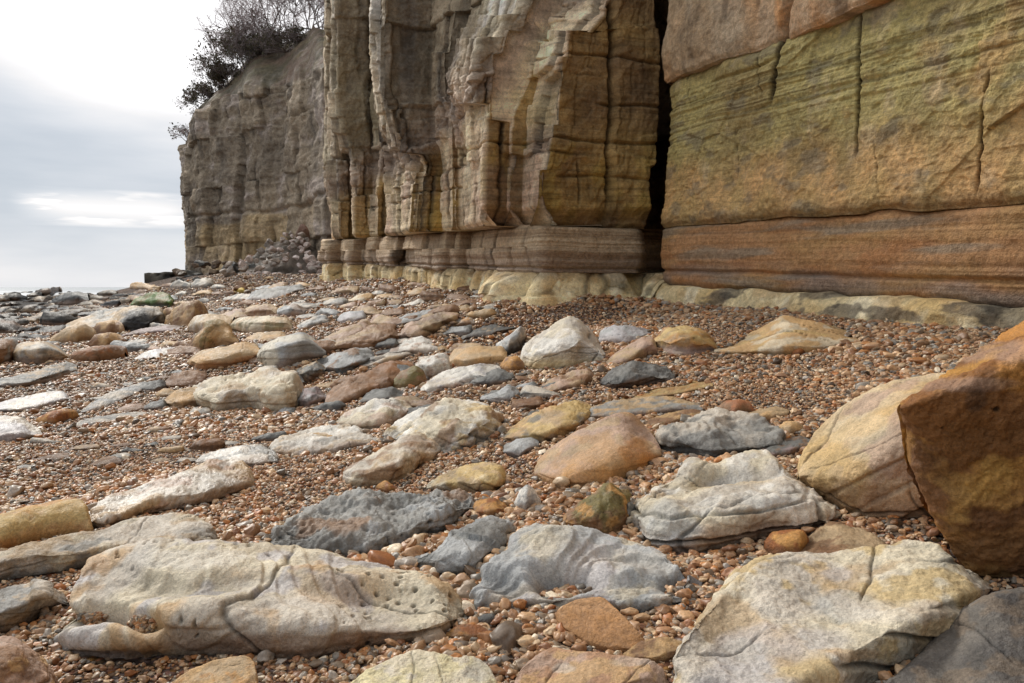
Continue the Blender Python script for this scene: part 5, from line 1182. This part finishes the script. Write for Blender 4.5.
many(30, (90, 760), (560, 680), (9, 20), (.5, .75), [['brown', 'umber'], ['pale', 'white'], ['slate', 'dgrey'], ['rust', 'otan'], ['pink', 'sand'], ['tan', 'sand']],
     'rounded cobble among the pebbles between the big near slabs', 'cobbles between the near slabs', cat='cobble', seed=45, mixs=2)

# ---- fallen rock at the foot of the far headland
def block(label, group, cat, loc, size, cols, seed, mat=None, rot=None, name=None):
    """an angular fallen block: cut from a faceted ball"""
    r = np.random.default_rng(seed)
    n = 14; u = np.linspace(0, 2 * np.pi, 2 * n + 1); v = np.linspace(0.02, np.pi - .02, n)
    V, U = np.meshgrid(v, u, indexing='ij')
    D = np.stack([np.sin(V) * np.cos(U), np.sin(V) * np.sin(U), np.cos(V)], -1)
    rad = np.full(V.shape, 1.25)
    pl = r.normal(size=(11, 3)); pl /= np.linalg.norm(pl, axis=1)[:, None]
    for p_ in pl:
        dp = D @ p_; rad = np.minimum(rad, np.where(dp > .05, r.uniform(.48, .95) / np.maximum(dp, .05), 9))
    P = D * rad[..., None] * np.array(size) * .5
    P = P * (1 + .10 * fbm(P / max(size), 3, 3, seed))[..., None]
    a = r.uniform(0, 6.28) if rot is None else rot[2]; tl = r.uniform(-.3, .3) if rot is None else rot[0]
    ca, sa = math.cos(a), math.sin(a); ct, st = math.cos(tl), math.sin(tl)
    P = P @ np.array([[1, 0, 0], [0, ct, -st], [0, st, ct]]).T @ np.array([[ca, -sa, 0], [sa, ca, 0], [0, 0, 1]]).T
    n1 = fbm(P / max(size), 2.0, 3, seed + 3)
    c = mix(C_(cols[0]) + 0 * P, C_(cols[1]), sstep(-.25, .25, n1)); c = c * (1 + .25 * fbm(P / max(size), 9, 3, seed + 1))[..., None]
    o = mesh_obj(name or cat, P.reshape(-1, 3), grid_faces(*P.shape[:2]), mat or M_FAR, c.reshape(-1, 3), smooth=False)
    o.location = loc; tag(o, label, cat, group); ROCKS.append(o); return o

def pxblock(px, py, Y, w, h, *a, lift=0.0, **k):
    x, y, z = at(px, py, Y); s = Y / F_
    return block(*a[:3], (float(x), float(y), float(z) + lift), (w * s, w * s * .8, h * s), *a[3:], **k)

def heap():
    """mound of fine fallen debris under the scar, with the blocks lying on it"""
    n = 60; xs = np.linspace(-1, 1, n); X, Yg = np.meshgrid(xs, xs, indexing='xy')
    cx, cy, _ = at(290, 276, 48.4); R = 3.4
    Z = np.clip(1 - np.hypot(X, Yg), 0, 1)
    P = np.stack([cx + X * R * 1.3 - .1, cy + Yg * R + .12 * X * R, 0 * X], -1)
    sk_ = np.clip(1 - np.hypot(X * (1.35 - .55 * (X < 0)) - .2, Yg), 0, 1)
    P[..., 2] = gz(P[..., 0], P[..., 1]) - .3 + sk_ * 2.9 + (.8 * fbm(P, .8, 4, 3) + .45 * (ridged(P, 1.5, 4, 4) - .5) + .25 * fbm(P, 3, 3, 8)) * (.25 + sk_)
    c = mix(lin((150, 138, 126)) + 0 * P, lin((104, 96, 86)), sstep(-.2, .2, fbm(P, 1.2, 4, 5))) * (1 + .4 * fbm(P, 4, 3, 6))[..., None]
    tag(mesh_obj('rubble', P.reshape(-1, 3), grid_faces(n, n), M_FAR, c.reshape(-1, 3)), kind='stuff')
heap()
r_ = random.Random(3)
G1 = 'pinkish fallen blocks heaped under the cliff scar'
for i in range(90):
    f = r_.random() ** .8; px = 295 - 22 * f + (r_.random() - .5) * (20 + 96 * f); py = 232 + 47 * f
    w = r_.uniform(4, 9) + 5 * f * r_.random(); pxblock(px, py, 46.9 - 3.0 * f, w, w * r_.uniform(.5, .9), 'pinkish block in the heap of fallen rock under the far cliff', G1, 'fallen block', r_.choice([[(236, 222, 214), (206, 188, 178)], [(226, 208, 196), (190, 172, 162)], [(206, 190, 174), (168, 152, 138)], [(180, 168, 156), (140, 130, 120)]]), 100 + i)
pxblock(300, 240, 47.5, 16, 26, 'big pink slab standing at the top of the fallen heap', None, 'fallen block', [(176, 146, 132), (150, 122, 108)], 7, rot=(.3, 0, .6))
pxblock(249, 261, 48.5, 16, 13, 'lone pink slab tilted on edge beside the fallen heap', None, 'fallen block', [(186, 150, 128), (164, 130, 108)], 8, rot=(-.5, 0, .4))
G2 = 'grey boulders of the bank at the foot of the headland'
for i in range(105):
    px = r_.uniform(172, 296); f = r_.random(); base = float(np.interp(px, [172, 200, 250, 292], [279, 279, 279, 281])); top = float(np.interp(px, [172, 190, 230, 250, 292], [276, 263, 262, 265, 270]))
    py = base + 8 - (base + 8 - top) * f; Yg = min(float(ground_hit(px, max(py, base))[0]), 56.0); Yk = max(46.0, min(Yg, 56.0)) if py >= base else 55.5 - 1.5 * r_.random()
    if px > 225: Yk = min(Yk, 46.5)
    w = r_.uniform(4, 15); pxblock(px, py, Yk, w, w * r_.uniform(.45, .8), 'grey or brown boulder in the bank at the foot of the far headland', G2, 'fallen block', r_.choice([[(130, 116, 100), (96, 86, 74)], [(154, 132, 108), (118, 100, 82)], [(176, 158, 140), (138, 122, 108)], ['dgrey', 'slate']]), 300 + i)
G3 = 'buff blocks along the foot of the far cliff'
for i in range(34):
    px = r_.uniform(235, 345); py = r_.uniform(277, 292); w = r_.uniform(6, 14)
    pxblock(px, py, 39 - (py - 277) * .55, w, w * r_.uniform(.35, .6), 'buff block lying at the foot of the far cliff below the heap', G3, 'fallen block', r_.choice([['sand', 'tan'], ['pink', 'brown'], ['pale', 'sand'], ['brown', 'umber']]), 500 + i)

def rock_ledge():
    """low grey rock platform running out from the headland"""
    a = [(144, 60.5, 274, 289), (152, 60.5, 272.5, 289), (166, 60, 272, 288), (182, 59.5, 270, 287), (200, 59, 272, 287), (215, 59, 275, 287), (240, 58.5, 279, 287)]
    px = np.array([q[0] for q in a], float); N_ = 90; xs = np.linspace(px[0], px[-1], N_)
    Yf = np.interp(xs, px, [q[1] for q in a]); yt = np.interp(xs, px, [q[2] for q in a])
    z1 = at(xs, yt, Yf)[2]; X = at(xs, 0 * xs + 280, Yf)[0]
    rows = []
    for k in np.linspace(0, 1, 16): rows.append(np.stack([X, Yf, .3 + (z1 - .3) * k], -1))
    for k in (1, 3, 7): rows.append(np.stack([X + .1 * k, Yf + k, z1 + 0 * X], -1))
    rows.append(np.stack([X + .8, Yf + 8, 0 * z1 - .5], -1))
    P = np.stack(rows)
    # closed west end
    P[:, 0] = P[:, 1] + np.array([0.05, 2.5, 0])
    w1, w2, wi = worley(P * np.array([.35, .35, .9]), 1.0, 7)
    P[..., 1] -= .5 * (wi - .5) - .25 * np.exp(-((w2 - w1) / .06) ** 2); P[..., 2] += .18 * fbm(P, .9, 3, 2)
    c = mix(lin((112, 104, 90)) + 0 * P, lin((76, 72, 64)), sstep(-.2, .2, fbm(P, .8, 4, 3))); c = c * (1 - .5 * np.exp(-((w2 - w1) / .06) ** 2))[..., None]
    tag(mesh_obj('rock_ledge', P.reshape(-1, 3), grid_faces(*P.shape[:2]), M_FAR, c.reshape(-1, 3)), 'low squared grey rock platform jutting out from the headland towards the sea', 'rock ledge')
rock_ledge()

# ------------------------------------------------------------------ bare bushes on the cliff top
def bark(name, c):
    m, nt, b = new_mat(name); geo = nd(nt, 'ShaderNodeNewGeometry')
    n = noise_node(nt, geo.outputs['Position'], 3, 3, .6)
    rp = nt.nodes.new('ShaderNodeValToRGB'); rp.color_ramp.elements[0].position = .3; rp.color_ramp.elements[1].position = .7
    rp.color_ramp.elements[0].color = (*(lin(c) * .6), 1); rp.color_ramp.elements[1].color = (*(lin(c) * 1.3), 1)
    nt.links.new(n.outputs[0], rp.inputs[0]); nt.links.new(rp.outputs[0], b.inputs['Base Color']); b.inputs['Roughness'].default_value = .9
    return m
M_BARK = bark('bare_bark', (150, 136, 130)); M_TWIG = bark('bare_twig', (190, 174, 172)); M_DRY = bark('dry_leaf', (112, 106, 84))

def sticks(segs):
    """tapered three sided sticks (a, b, ra, rb) -> verts, faces"""
    V, Fc = [], []
    for a, b, ra, rb in segs:
        d = (b - a); d = d / (np.linalg.norm(d) + 1e-9)
        u = np.cross(d, [.3, .5, .81]); u /= np.linalg.norm(u) + 1e-9; w = np.cross(d, u); o = len(V)
        for c, r in ((a, ra), (b, rb)):
            for k in range(3):
                an = k * 2.0944; V.append(c + r * (math.cos(an) * u + math.sin(an) * w))
        for k in range(3): Fc.append((o + k, o + (k + 1) % 3, o + 3 + (k + 1) % 3, o + 3 + k))
    return V, Fc
def bush(label, px, py, Y, hpx, wpx, n=7, lv=4, seed=1, lean=0.0, leafy=0.0):
    r = np.random.default_rng(seed); s = Y / F_; H = hpx * s; Wd = wpx * s
    x, y, z = [float(q) for q in at(px, py, Y)]
    root = bpy.data.objects.new('bare_bush', None); COL.objects.link(root); root.location = (x, y, z)
    tag(root, label, 'bush', 'bare bushes along the cliff top')
    big, small, leaf = [], [], []
    def grow(a, d, L, rad, lvl):
        nseg = 3; p = a
        for k in range(nseg):
            d = d + r.normal(0, .16, 3); d[2] += .05; d /= np.linalg.norm(d)
            q = p + d * L / nseg; (big if lvl < 2 else small).append((p, q, rad * (1 - .25 * k / nseg), rad * (1 - .25 * (k + 1) / nseg))); p = q
            if lvl < lv and k > 0:
                for _ in range(2 if lvl < 1 else 1):
                    e = d + r.normal(0, .55, 3); e /= np.linalg.norm(e); grow(p, e, L * r.uniform(.55, .8), rad * .62, lvl + 1)
        if lvl < lv:
            for _ in range(2):
                e = d + r.normal(0, .45, 3); e /= np.linalg.norm(e); grow(p, e, L * r.uniform(.6, .85), rad * .66, lvl + 1)
        elif leafy and r.random() < leafy: leaf.append(p)
    for i in range(n):
        a = np.array([(i /  max(1, n - 1) - .5) * Wd * .75 + r.normal(0, .1), r.normal(0, .5), -.3])
        d = np.array([a[0] / max(Wd, .1) * 1.0 + lean + r.normal(0, .2), r.normal(0, .25), 1.0]); d /= np.linalg.norm(d)
        big.append((np.array([0, 0, -.45]), a, .05, .05))
        grow(a, d, H * r.uniform(.30, .46), .026 * (H / 2.5) ** .4 + .012, 0)
    V, Fc = sticks(big); mesh_obj('stems', V, Fc, M_BARK, parent=root)
    V, Fc = sticks(small); mesh_obj('twigs', V, Fc, M_TWIG, parent=root)
    if leaf:
        V, Fc = [], []
        for p in leaf:
            for _ in range(3):
                c = p + r.normal(0, .14, 3); u = r.normal(size=3) * .05; w = r.normal(size=3) * .05; o = len(V)
                V += [c - u, c + w, c + u, c - w]; Fc.append((o, o + 1, o + 2, o + 3))
        mesh_obj('leaves', V, Fc, M_DRY, parent=root)
bush('tall bare tree like bush with spreading crown at the top of the headland slope', 286, 38, 60, 72, 60, 9, 4, 3)
bush('bare branching bush whose crown fans out over the slope edge', 262, 52, 61, 58, 40, 8, 4, 4, -.35)
bush('wide bare thicket where the slope meets the near cliff', 322, 26, 58, 62, 50, 9, 4, 5)
bush('dense dark bush with a tall spike on the headland skyline', 243, 70, 62, 46, 22, 9, 4, 6, -.1, .2)
bush('low dense dark scrub beside the spiked bush', 258, 66, 61, 28, 30, 11, 4, 7, 0, .2)
bush('sparse bush with thin reaching twigs halfway down the skyline', 228, 82, 62, 24, 20, 8, 4, 8, -.4, .3)
bush('small leafy bush leaning out over the sea side edge', 211, 103, 63, 24, 10, 6, 4, 9, -.5, .25)
bush('tiny twiggy bush clinging to the outer edge of the headland', 191, 138, 63.5, 18, 7, 4, 3, 10, -.7, .2)
bush('low twiggy growth between the two smallest bushes', 200, 118, 63.5, 12, 10, 4, 2, 11, -.4, .25)
bush('low tangled scrub along the slope under the tall bare bush', 285, 46, 58, 18, 60, 14, 4, 12, 0, .1)

# ------------------------------------------------------------------ shingle pebbles
def pebbles():
    # keep pebbles out from under / on top of the stones
    vs, fs, off = [], [], 0
    for o in ROCKS:
        me = o.data
        if o.location.y > 30: continue
        v = np.empty(len(me.vertices) * 3, np.float32); me.vertices.foreach_get('co', v); v = v.reshape(-1, 3) + np.array(o.location, dtype=np.float32)
        f = np.empty(len(me.polygons) * 4, np.int32); me.polygons.foreach_get('vertices', f)
        vs.append(v); fs.append(f.reshape(-1, 4) + off); off += len(v)
    bvh = BVHTree.FromPolygons(np.concatenate(vs).tolist(), np.concatenate(fs).tolist())
    g = np.random.default_rng(5)
    xs, ys, sz = [], [], []
    for (y0, y1, dens, size) in ((1.3, 4.6, 2700, .0118), (4.6, 7.5, 1900, .0138), (7.5, 12, 1000, .0175), (12, 19, 420, .024), (19, 30, 130, .032), (30, 50, 26, .045)):
        U = .80; n = int(dens * U * (y1 ** 2 - y0 ** 2))
        y = np.sqrt(g.uniform(y0 ** 2, y1 ** 2, n)); u = g.uniform(-U, U, n)
        xs.append(u * y); ys.append(y); sz.append(size * np.exp(g.normal(0, .38, n)))
    X = np.concatenate(xs); Y = np.concatenate(ys); S = np.clip(np.concatenate(sz), .005, .05)
    t, o = to_to(X, Y); ok = o > np.interp(t, FT, FO) - .4
    # patches of coarser and finer stones
    cs = fbm(np.stack([X, Y, 0 * X], -1), .7, 3, 6); S = S * np.clip(1 + 1.0 * cs, .55, 1.9)
    Z = gz(X, Y)
    up = Vector((0, 0, 1)); dn = Vector((0, 0, -1)); keep = ok.copy()
    for i in np.nonzero(ok)[0]:
        h = bvh.ray_cast(Vector((X[i], Y[i], Z[i] + 3)), dn, 3.0 - .25 * S[i])
        if h[0] is not None:
            # roofed by a stone: keep only if there is an open gap (overhang)
            h2 = bvh.ray_cast(Vector((X[i], Y[i], Z[i] + .02)), up, 3.0)
            if h2[0] is None or h2[0].z - Z[i] < .06 or h2[1].z > 0: keep[i] = False
    X, Y, Z, S = X[keep], Y[keep], Z[keep], S[keep]
    # pebbles caught in the hollow of the pitted slab
    ex = []
    for (px, py, rx_, ry_, n) in ((143, 625, 13, 8, 90), (92, 619, 14, 5, 60)):
        for _ in range(n):
            a = g.uniform(0, 6.28); q = math.sqrt(g.uniform(0, 1)); x_, z_ = ray(px + rx_ * q * math.cos(a), py + ry_ * q * math.sin(a))
            d = Vector((float(x_), 1, float(z_))).normalized(); h = bvh.ray_cast(Vector((0, 0, EYE)), d)
            if h[0] is not None and h[0].y < 6: ex.append((h[0].x, h[0].y, h[0].z))
    if ex:
        e = np.array(ex); X = np.concatenate([X, e[:, 0]]); Y = np.concatenate([Y, e[:, 1]]); Z = np.concatenate([Z, e[:, 2]]); S = np.concatenate([S, np.full(len(e), .015)])
    n = len(X); print('pebbles', n)
    Z = Z + S * g.uniform(-.15, .75, n)
    me = bpy.data.meshes.new('shingle'); me.vertices.add(n); me.vertices.foreach_set('co', np.stack([X, Y, Z], 1).astype(np.float32).ravel())
    def attr(nm, typ, arr, key='vector'):
        a = me.attributes.new(nm, typ, 'POINT'); a.data.foreach_set(key, arr.astype(np.float32).ravel())
    attr('rot', 'FLOAT_VECTOR', np.stack([g.normal(0, .35, n), g.normal(0, .35, n), g.uniform(0, 6.28, n)], 1))
    attr('scl', 'FLOAT_VECTOR', np.stack([S * g.uniform(.95, 1.45, n), S * g.uniform(.75, 1.05, n), S * g.uniform(.42, .8, n)], 1))
    pal = lin(np.array([(180, 146, 116), (160, 124, 96), (182, 130, 86), (204, 180, 152), (158, 142, 126), (132, 128, 124), (224, 214, 198), (104, 90, 78), (146, 106, 80), (192, 160, 128), (166, 160, 156), (168, 114, 76)]))
    w = np.array([.21, .16, .08, .10, .12, .08, .03, .06, .06, .11, .04, .025]); w /= w.sum()
    c = pal[g.choice(len(pal), n, p=w)] * np.array([1.06, 1.0, .88]) * g.uniform(.65, 1.2, n)[:, None]
    tone = fbm(np.stack([X, Y, 0 * X], -1), .35, 3, 14); c = c * (1 + .35 * tone)[:, None]
    a = me.attributes.new('pcol', 'FLOAT_COLOR', 'POINT'); a.data.foreach_set('color', np.concatenate([c, np.ones((n, 1))], 1).astype(np.float32).ravel())
    a = me.attributes.new('pidx', 'INT', 'POINT'); a.data.foreach_set('value', g.integers(0, 5, n).astype(np.int32))
    ob = bpy.data.objects.new('shingle', me); COL.objects.link(ob); tag(ob, kind='stuff')
    m, nt, b = new_mat('pebble_stone')
    at_ = nd(nt, 'ShaderNodeAttribute', _attribute_name='pcol', _attribute_type='INSTANCER')
    geo = nd(nt, 'ShaderNodeNewGeometry'); nn = noise_node(nt, geo.outputs['Position'], 90, 3, .6)
    nt.links.new(mulcol(nt, at_.outputs['Color'], maprange(nt, nn.outputs[0], .3, .7, .75, 1.25)), b.inputs['Base Color'])
    b.inputs['Roughness'].default_value = .42; b.inputs['Specular IOR Level'].default_value = .4
    ng = bpy.data.node_groups.new('scatter_pebbles', 'GeometryNodeTree')
    ng.interface.new_socket('Geometry', in_out='INPUT', socket_type='NodeSocketGeometry'); ng.interface.new_socket('Geometry', in_out='OUTPUT', socket_type='NodeSocketGeometry')
    N = ng.nodes; Lk = ng.links.new
    gi = N.new('NodeGroupInput'); go = N.new('NodeGroupOutput'); jn = N.new('GeometryNodeJoinGeometry')
    for k in range(5):
        ic = N.new('GeometryNodeMeshIcoSphere'); ic.inputs['Radius'].default_value = 1; ic.inputs['Subdivisions'].default_value = 3
        nz_ = N.new('ShaderNodeTexNoise'); nz_.noise_dimensions = '4D'; nz_.inputs['W'].default_value = k * 7.3; nz_.inputs['Scale'].default_value = .9; nz_.inputs['Detail'].default_value = 1.5
        sb = N.new('ShaderNodeVectorMath'); sb.operation = 'SUBTRACT'; sb.inputs[1].default_value = (.5, .5, .5); Lk(nz_.outputs['Color'], sb.inputs[0])
        sc = N.new('ShaderNodeVectorMath'); sc.operation = 'SCALE'; sc.inputs['Scale'].default_value = 1.5; Lk(sb.outputs[0], sc.inputs[0])
        sp_ = N.new('GeometryNodeSetPosition'); Lk(ic.outputs['Mesh'], sp_.inputs['Geometry']); Lk(sc.outputs[0], sp_.inputs['Offset'])
        ss = N.new('GeometryNodeSetShadeSmooth'); Lk(sp_.outputs[0], ss.inputs['Geometry'])
        sm = N.new('GeometryNodeSetMaterial'); sm.inputs['Material'].default_value = m; Lk(ss.outputs[0], sm.inputs[0])
        gti = N.new('GeometryNodeGeometryToInstance'); Lk(sm.outputs[0], gti.inputs[0]); Lk(gti.outputs[0], jn.inputs[0])
    ip = N.new('GeometryNodeInstanceOnPoints'); Lk(gi.outputs[0], ip.inputs['Points']); Lk(jn.outputs[0], ip.inputs['Instance']); ip.inputs['Pick Instance'].default_value = True
    def na(nm, typ):
        q = N.new('GeometryNodeInputNamedAttribute'); q.data_type = typ; q.inputs['Name'].default_value = nm
        return next(o_ for o_ in q.outputs if o_.enabled and o_.name == 'Attribute')
    Lk(na('pidx', 'INT'), ip.inputs['Instance Index']); Lk(na('rot', 'FLOAT_VECTOR'), ip.inputs['Rotation']); Lk(na('scl', 'FLOAT_VECTOR'), ip.inputs['Scale'])
    Lk(ip.outputs[0], go.inputs[0])
    md = ob.modifiers.new('scatter', 'NODES'); md.node_group = ng
    me.materials.append(m)
pebbles()
# ------------------------------------------------------------------ camera, sky, sun
cam_d = bpy.data.cameras.new('camera'); cam = bpy.data.objects.new('camera', cam_d); COL.objects.link(cam)
cam.location = (0, 0, EYE); cam.rotation_euler = (math.pi / 2 - PIT, 0, 0)
cam_d.sensor_width = 36; cam_d.lens = 36 * F_ / W_; cam_d.clip_end = 30000; cam_d.clip_start = .05
scene.camera = cam

SUN_AZ, SUN_EL = math.radians(-40), math.radians(36)     # measured from straight ahead, towards the sea
def build_world():
    w = bpy.data.worlds.new('World'); scene.world = w; w.use_nodes = True
    nt = w.node_tree; nt.nodes.clear()
    out = nt.nodes.new('ShaderNodeOutputWorld')
    sky = nt.nodes.new('ShaderNodeTexSky'); sky.sky_type = 'NISHITA'; sky.sun_disc = False
    sky.sun_elevation = SUN_EL; sky.sun_rotation = SUN_AZ
    b1 = nt.nodes.new('ShaderNodeBackground'); b1.inputs[1].default_value = .08; nt.links.new(sky.outputs[0], b1.inputs[0])
    tc = nt.nodes.new('ShaderNodeTexCoord'); g = tc.outputs['Generated']
    nrm = nt.nodes.new('ShaderNodeVectorMath'); nrm.operation = 'NORMALIZE'; nt.links.new(g, nrm.inputs[0]); d = nrm.outputs[0]
    sx = nt.nodes.new('ShaderNodeSeparateXYZ'); nt.links.new(d, sx.inputs[0])
    # cloud deck: noise on the direction flattened towards the horizon
    mp = nt.nodes.new('ShaderNodeMapping'); mp.inputs['Scale'].default_value = (1.6, 1.6, 6.0); nt.links.new(d, mp.inputs[0])
    n = noise_node(nt, mp.outputs[0], 1.5, 5, .5)
    mp2 = nt.nodes.new('ShaderNodeMapping'); mp2.inputs['Scale'].default_value = (5, 5, 34.0); nt.links.new(d, mp2.inputs[0])
    n2 = noise_node(nt, mp2.outputs[0], 1.0, 4, .55)
    def lobe(px, py, c0, c1, power=1):
        x, z = ray(px, py); v = Vector((float(x), 1, float(z))).normalized()
        dp = nt.nodes.new('ShaderNodeVectorMath'); dp.operation = 'DOT_PRODUCT'; nt.links.new(d, dp.inputs[0]); dp.inputs[1].default_value = v
        mr = nt.nodes.new('ShaderNodeMapRange'); mr.interpolation_type = 'SMOOTHSTEP'
        mr.inputs[1].default_value = c0; mr.inputs[2].default_value = c1; nt.links.new(dp.outputs['Value'], mr.inputs[0])
        return mr.outputs[0]
    glow = lobe(170, -60, math.cos(math.radians(15)), math.cos(math.radians(2)))
    glow = mathn(nt, 'MULTIPLY', glow, maprange(nt, n.outputs[0], .3, .6, .6, 1.25))
    # low bright break in the cloud
    el = sx.outputs['Z']
    def band(z0, w_):
        return mathn(nt, 'MAXIMUM', mathn(nt, 'SUBTRACT', 1.0, mathn(nt, 'ABSOLUTE', mathn(nt, 'DIVIDE', mathn(nt, 'SUBTRACT', el, z0), w_), 0.0)), 0.0)
    gap = mathn(nt, 'MULTIPLY', band(.090, .022), lobe(112, 207, math.cos(math.radians(6)), math.cos(math.radians(1.5))))
    gap = mathn(nt, 'MULTIPLY', gap, maprange(nt, n2.outputs[0], .4, .58, .25, 1.3))
    low = maprange(nt, el, .0, .085, 1.0, 0.0)
    base = maprange(nt, n.outputs[0], .32, .66, .54, .71)
    fine = maprange(nt, n2.outputs[0], .3, .7, -.035, .035)
    bri = mathn(nt, 'ADD', base, fine)
    bri = mathn(nt, 'ADD', bri, mathn(nt, 'MULTIPLY', glow, .58))
    bri = mathn(nt, 'ADD', bri, mathn(nt, 'MULTIPLY', gap, 1.5))
    bri = mathn(nt, 'ADD', bri, mathn(nt, 'MULTIPLY', low, .12))
    up = maprange(nt, el, .3, 1.0, 0.0, .5); bri = mathn(nt, 'ADD', bri, up)
    ax = nt.nodes.new('ShaderNodeVectorMath'); ax.operation = 'DOT_PRODUCT'; nt.links.new(d, ax.inputs[0]); ax.inputs[1].default_value = (-.72, .69, 0)
    bri = mathn(nt, 'MULTIPLY', bri, maprange(nt, ax.outputs['Value'], -.75, .15, .34, 1.12))   # added dimming of the unseen landward sky, to darken faces turned to it
    tint = nt.nodes.new('ShaderNodeMix'); tint.data_type = 'RGBA'
    nt.links.new(maprange(nt, bri, .55, .95, 0, 1), tint.inputs[0])
    tint.inputs[6].default_value = (.87, .985, 1.13, 1); tint.inputs[7].default_value = (1.0, .99, 1.0, 1)
    b2 = nt.nodes.new('ShaderNodeBackground'); nt.links.new(tint.outputs[2], b2.inputs[0]); nt.links.new(bri, b2.inputs[1])
    mx = nt.nodes.new('ShaderNodeMixShader'); mx.inputs[0].default_value = .95
    nt.links.new(b1.outputs[0], mx.inputs[1]); nt.links.new(b2.outputs[0], mx.inputs[2]); nt.links.new(mx.outputs[0], out.inputs[0])
    w.cycles.sampling_method = 'MANUAL'; w.cycles.sample_map_resolution = 512
build_world()
sd = bpy.data.lights.new('sun', 'SUN'); sd.energy = 2.35; sd.angle = math.radians(14); sd.color = (1, .95, .87)
so = bpy.data.objects.new('sun', sd); COL.objects.link(so)
v = Vector((math.sin(SUN_AZ) * math.cos(SUN_EL), math.cos(SUN_AZ) * math.cos(SUN_EL), math.sin(SUN_EL)))
so.rotation_euler = v.to_track_quat('Z', 'Y').to_euler(); so.location = (-20, 30, 40)
scene.view_settings.view_transform = 'Standard'; scene.view_settings.look = 'None'; scene.view_settings.exposure = 0
scene.cycles.use_denoising = True
scene.cycles.max_bounces = 5; scene.cycles.diffuse_bounces = 3; scene.cycles.glossy_bounces = 2
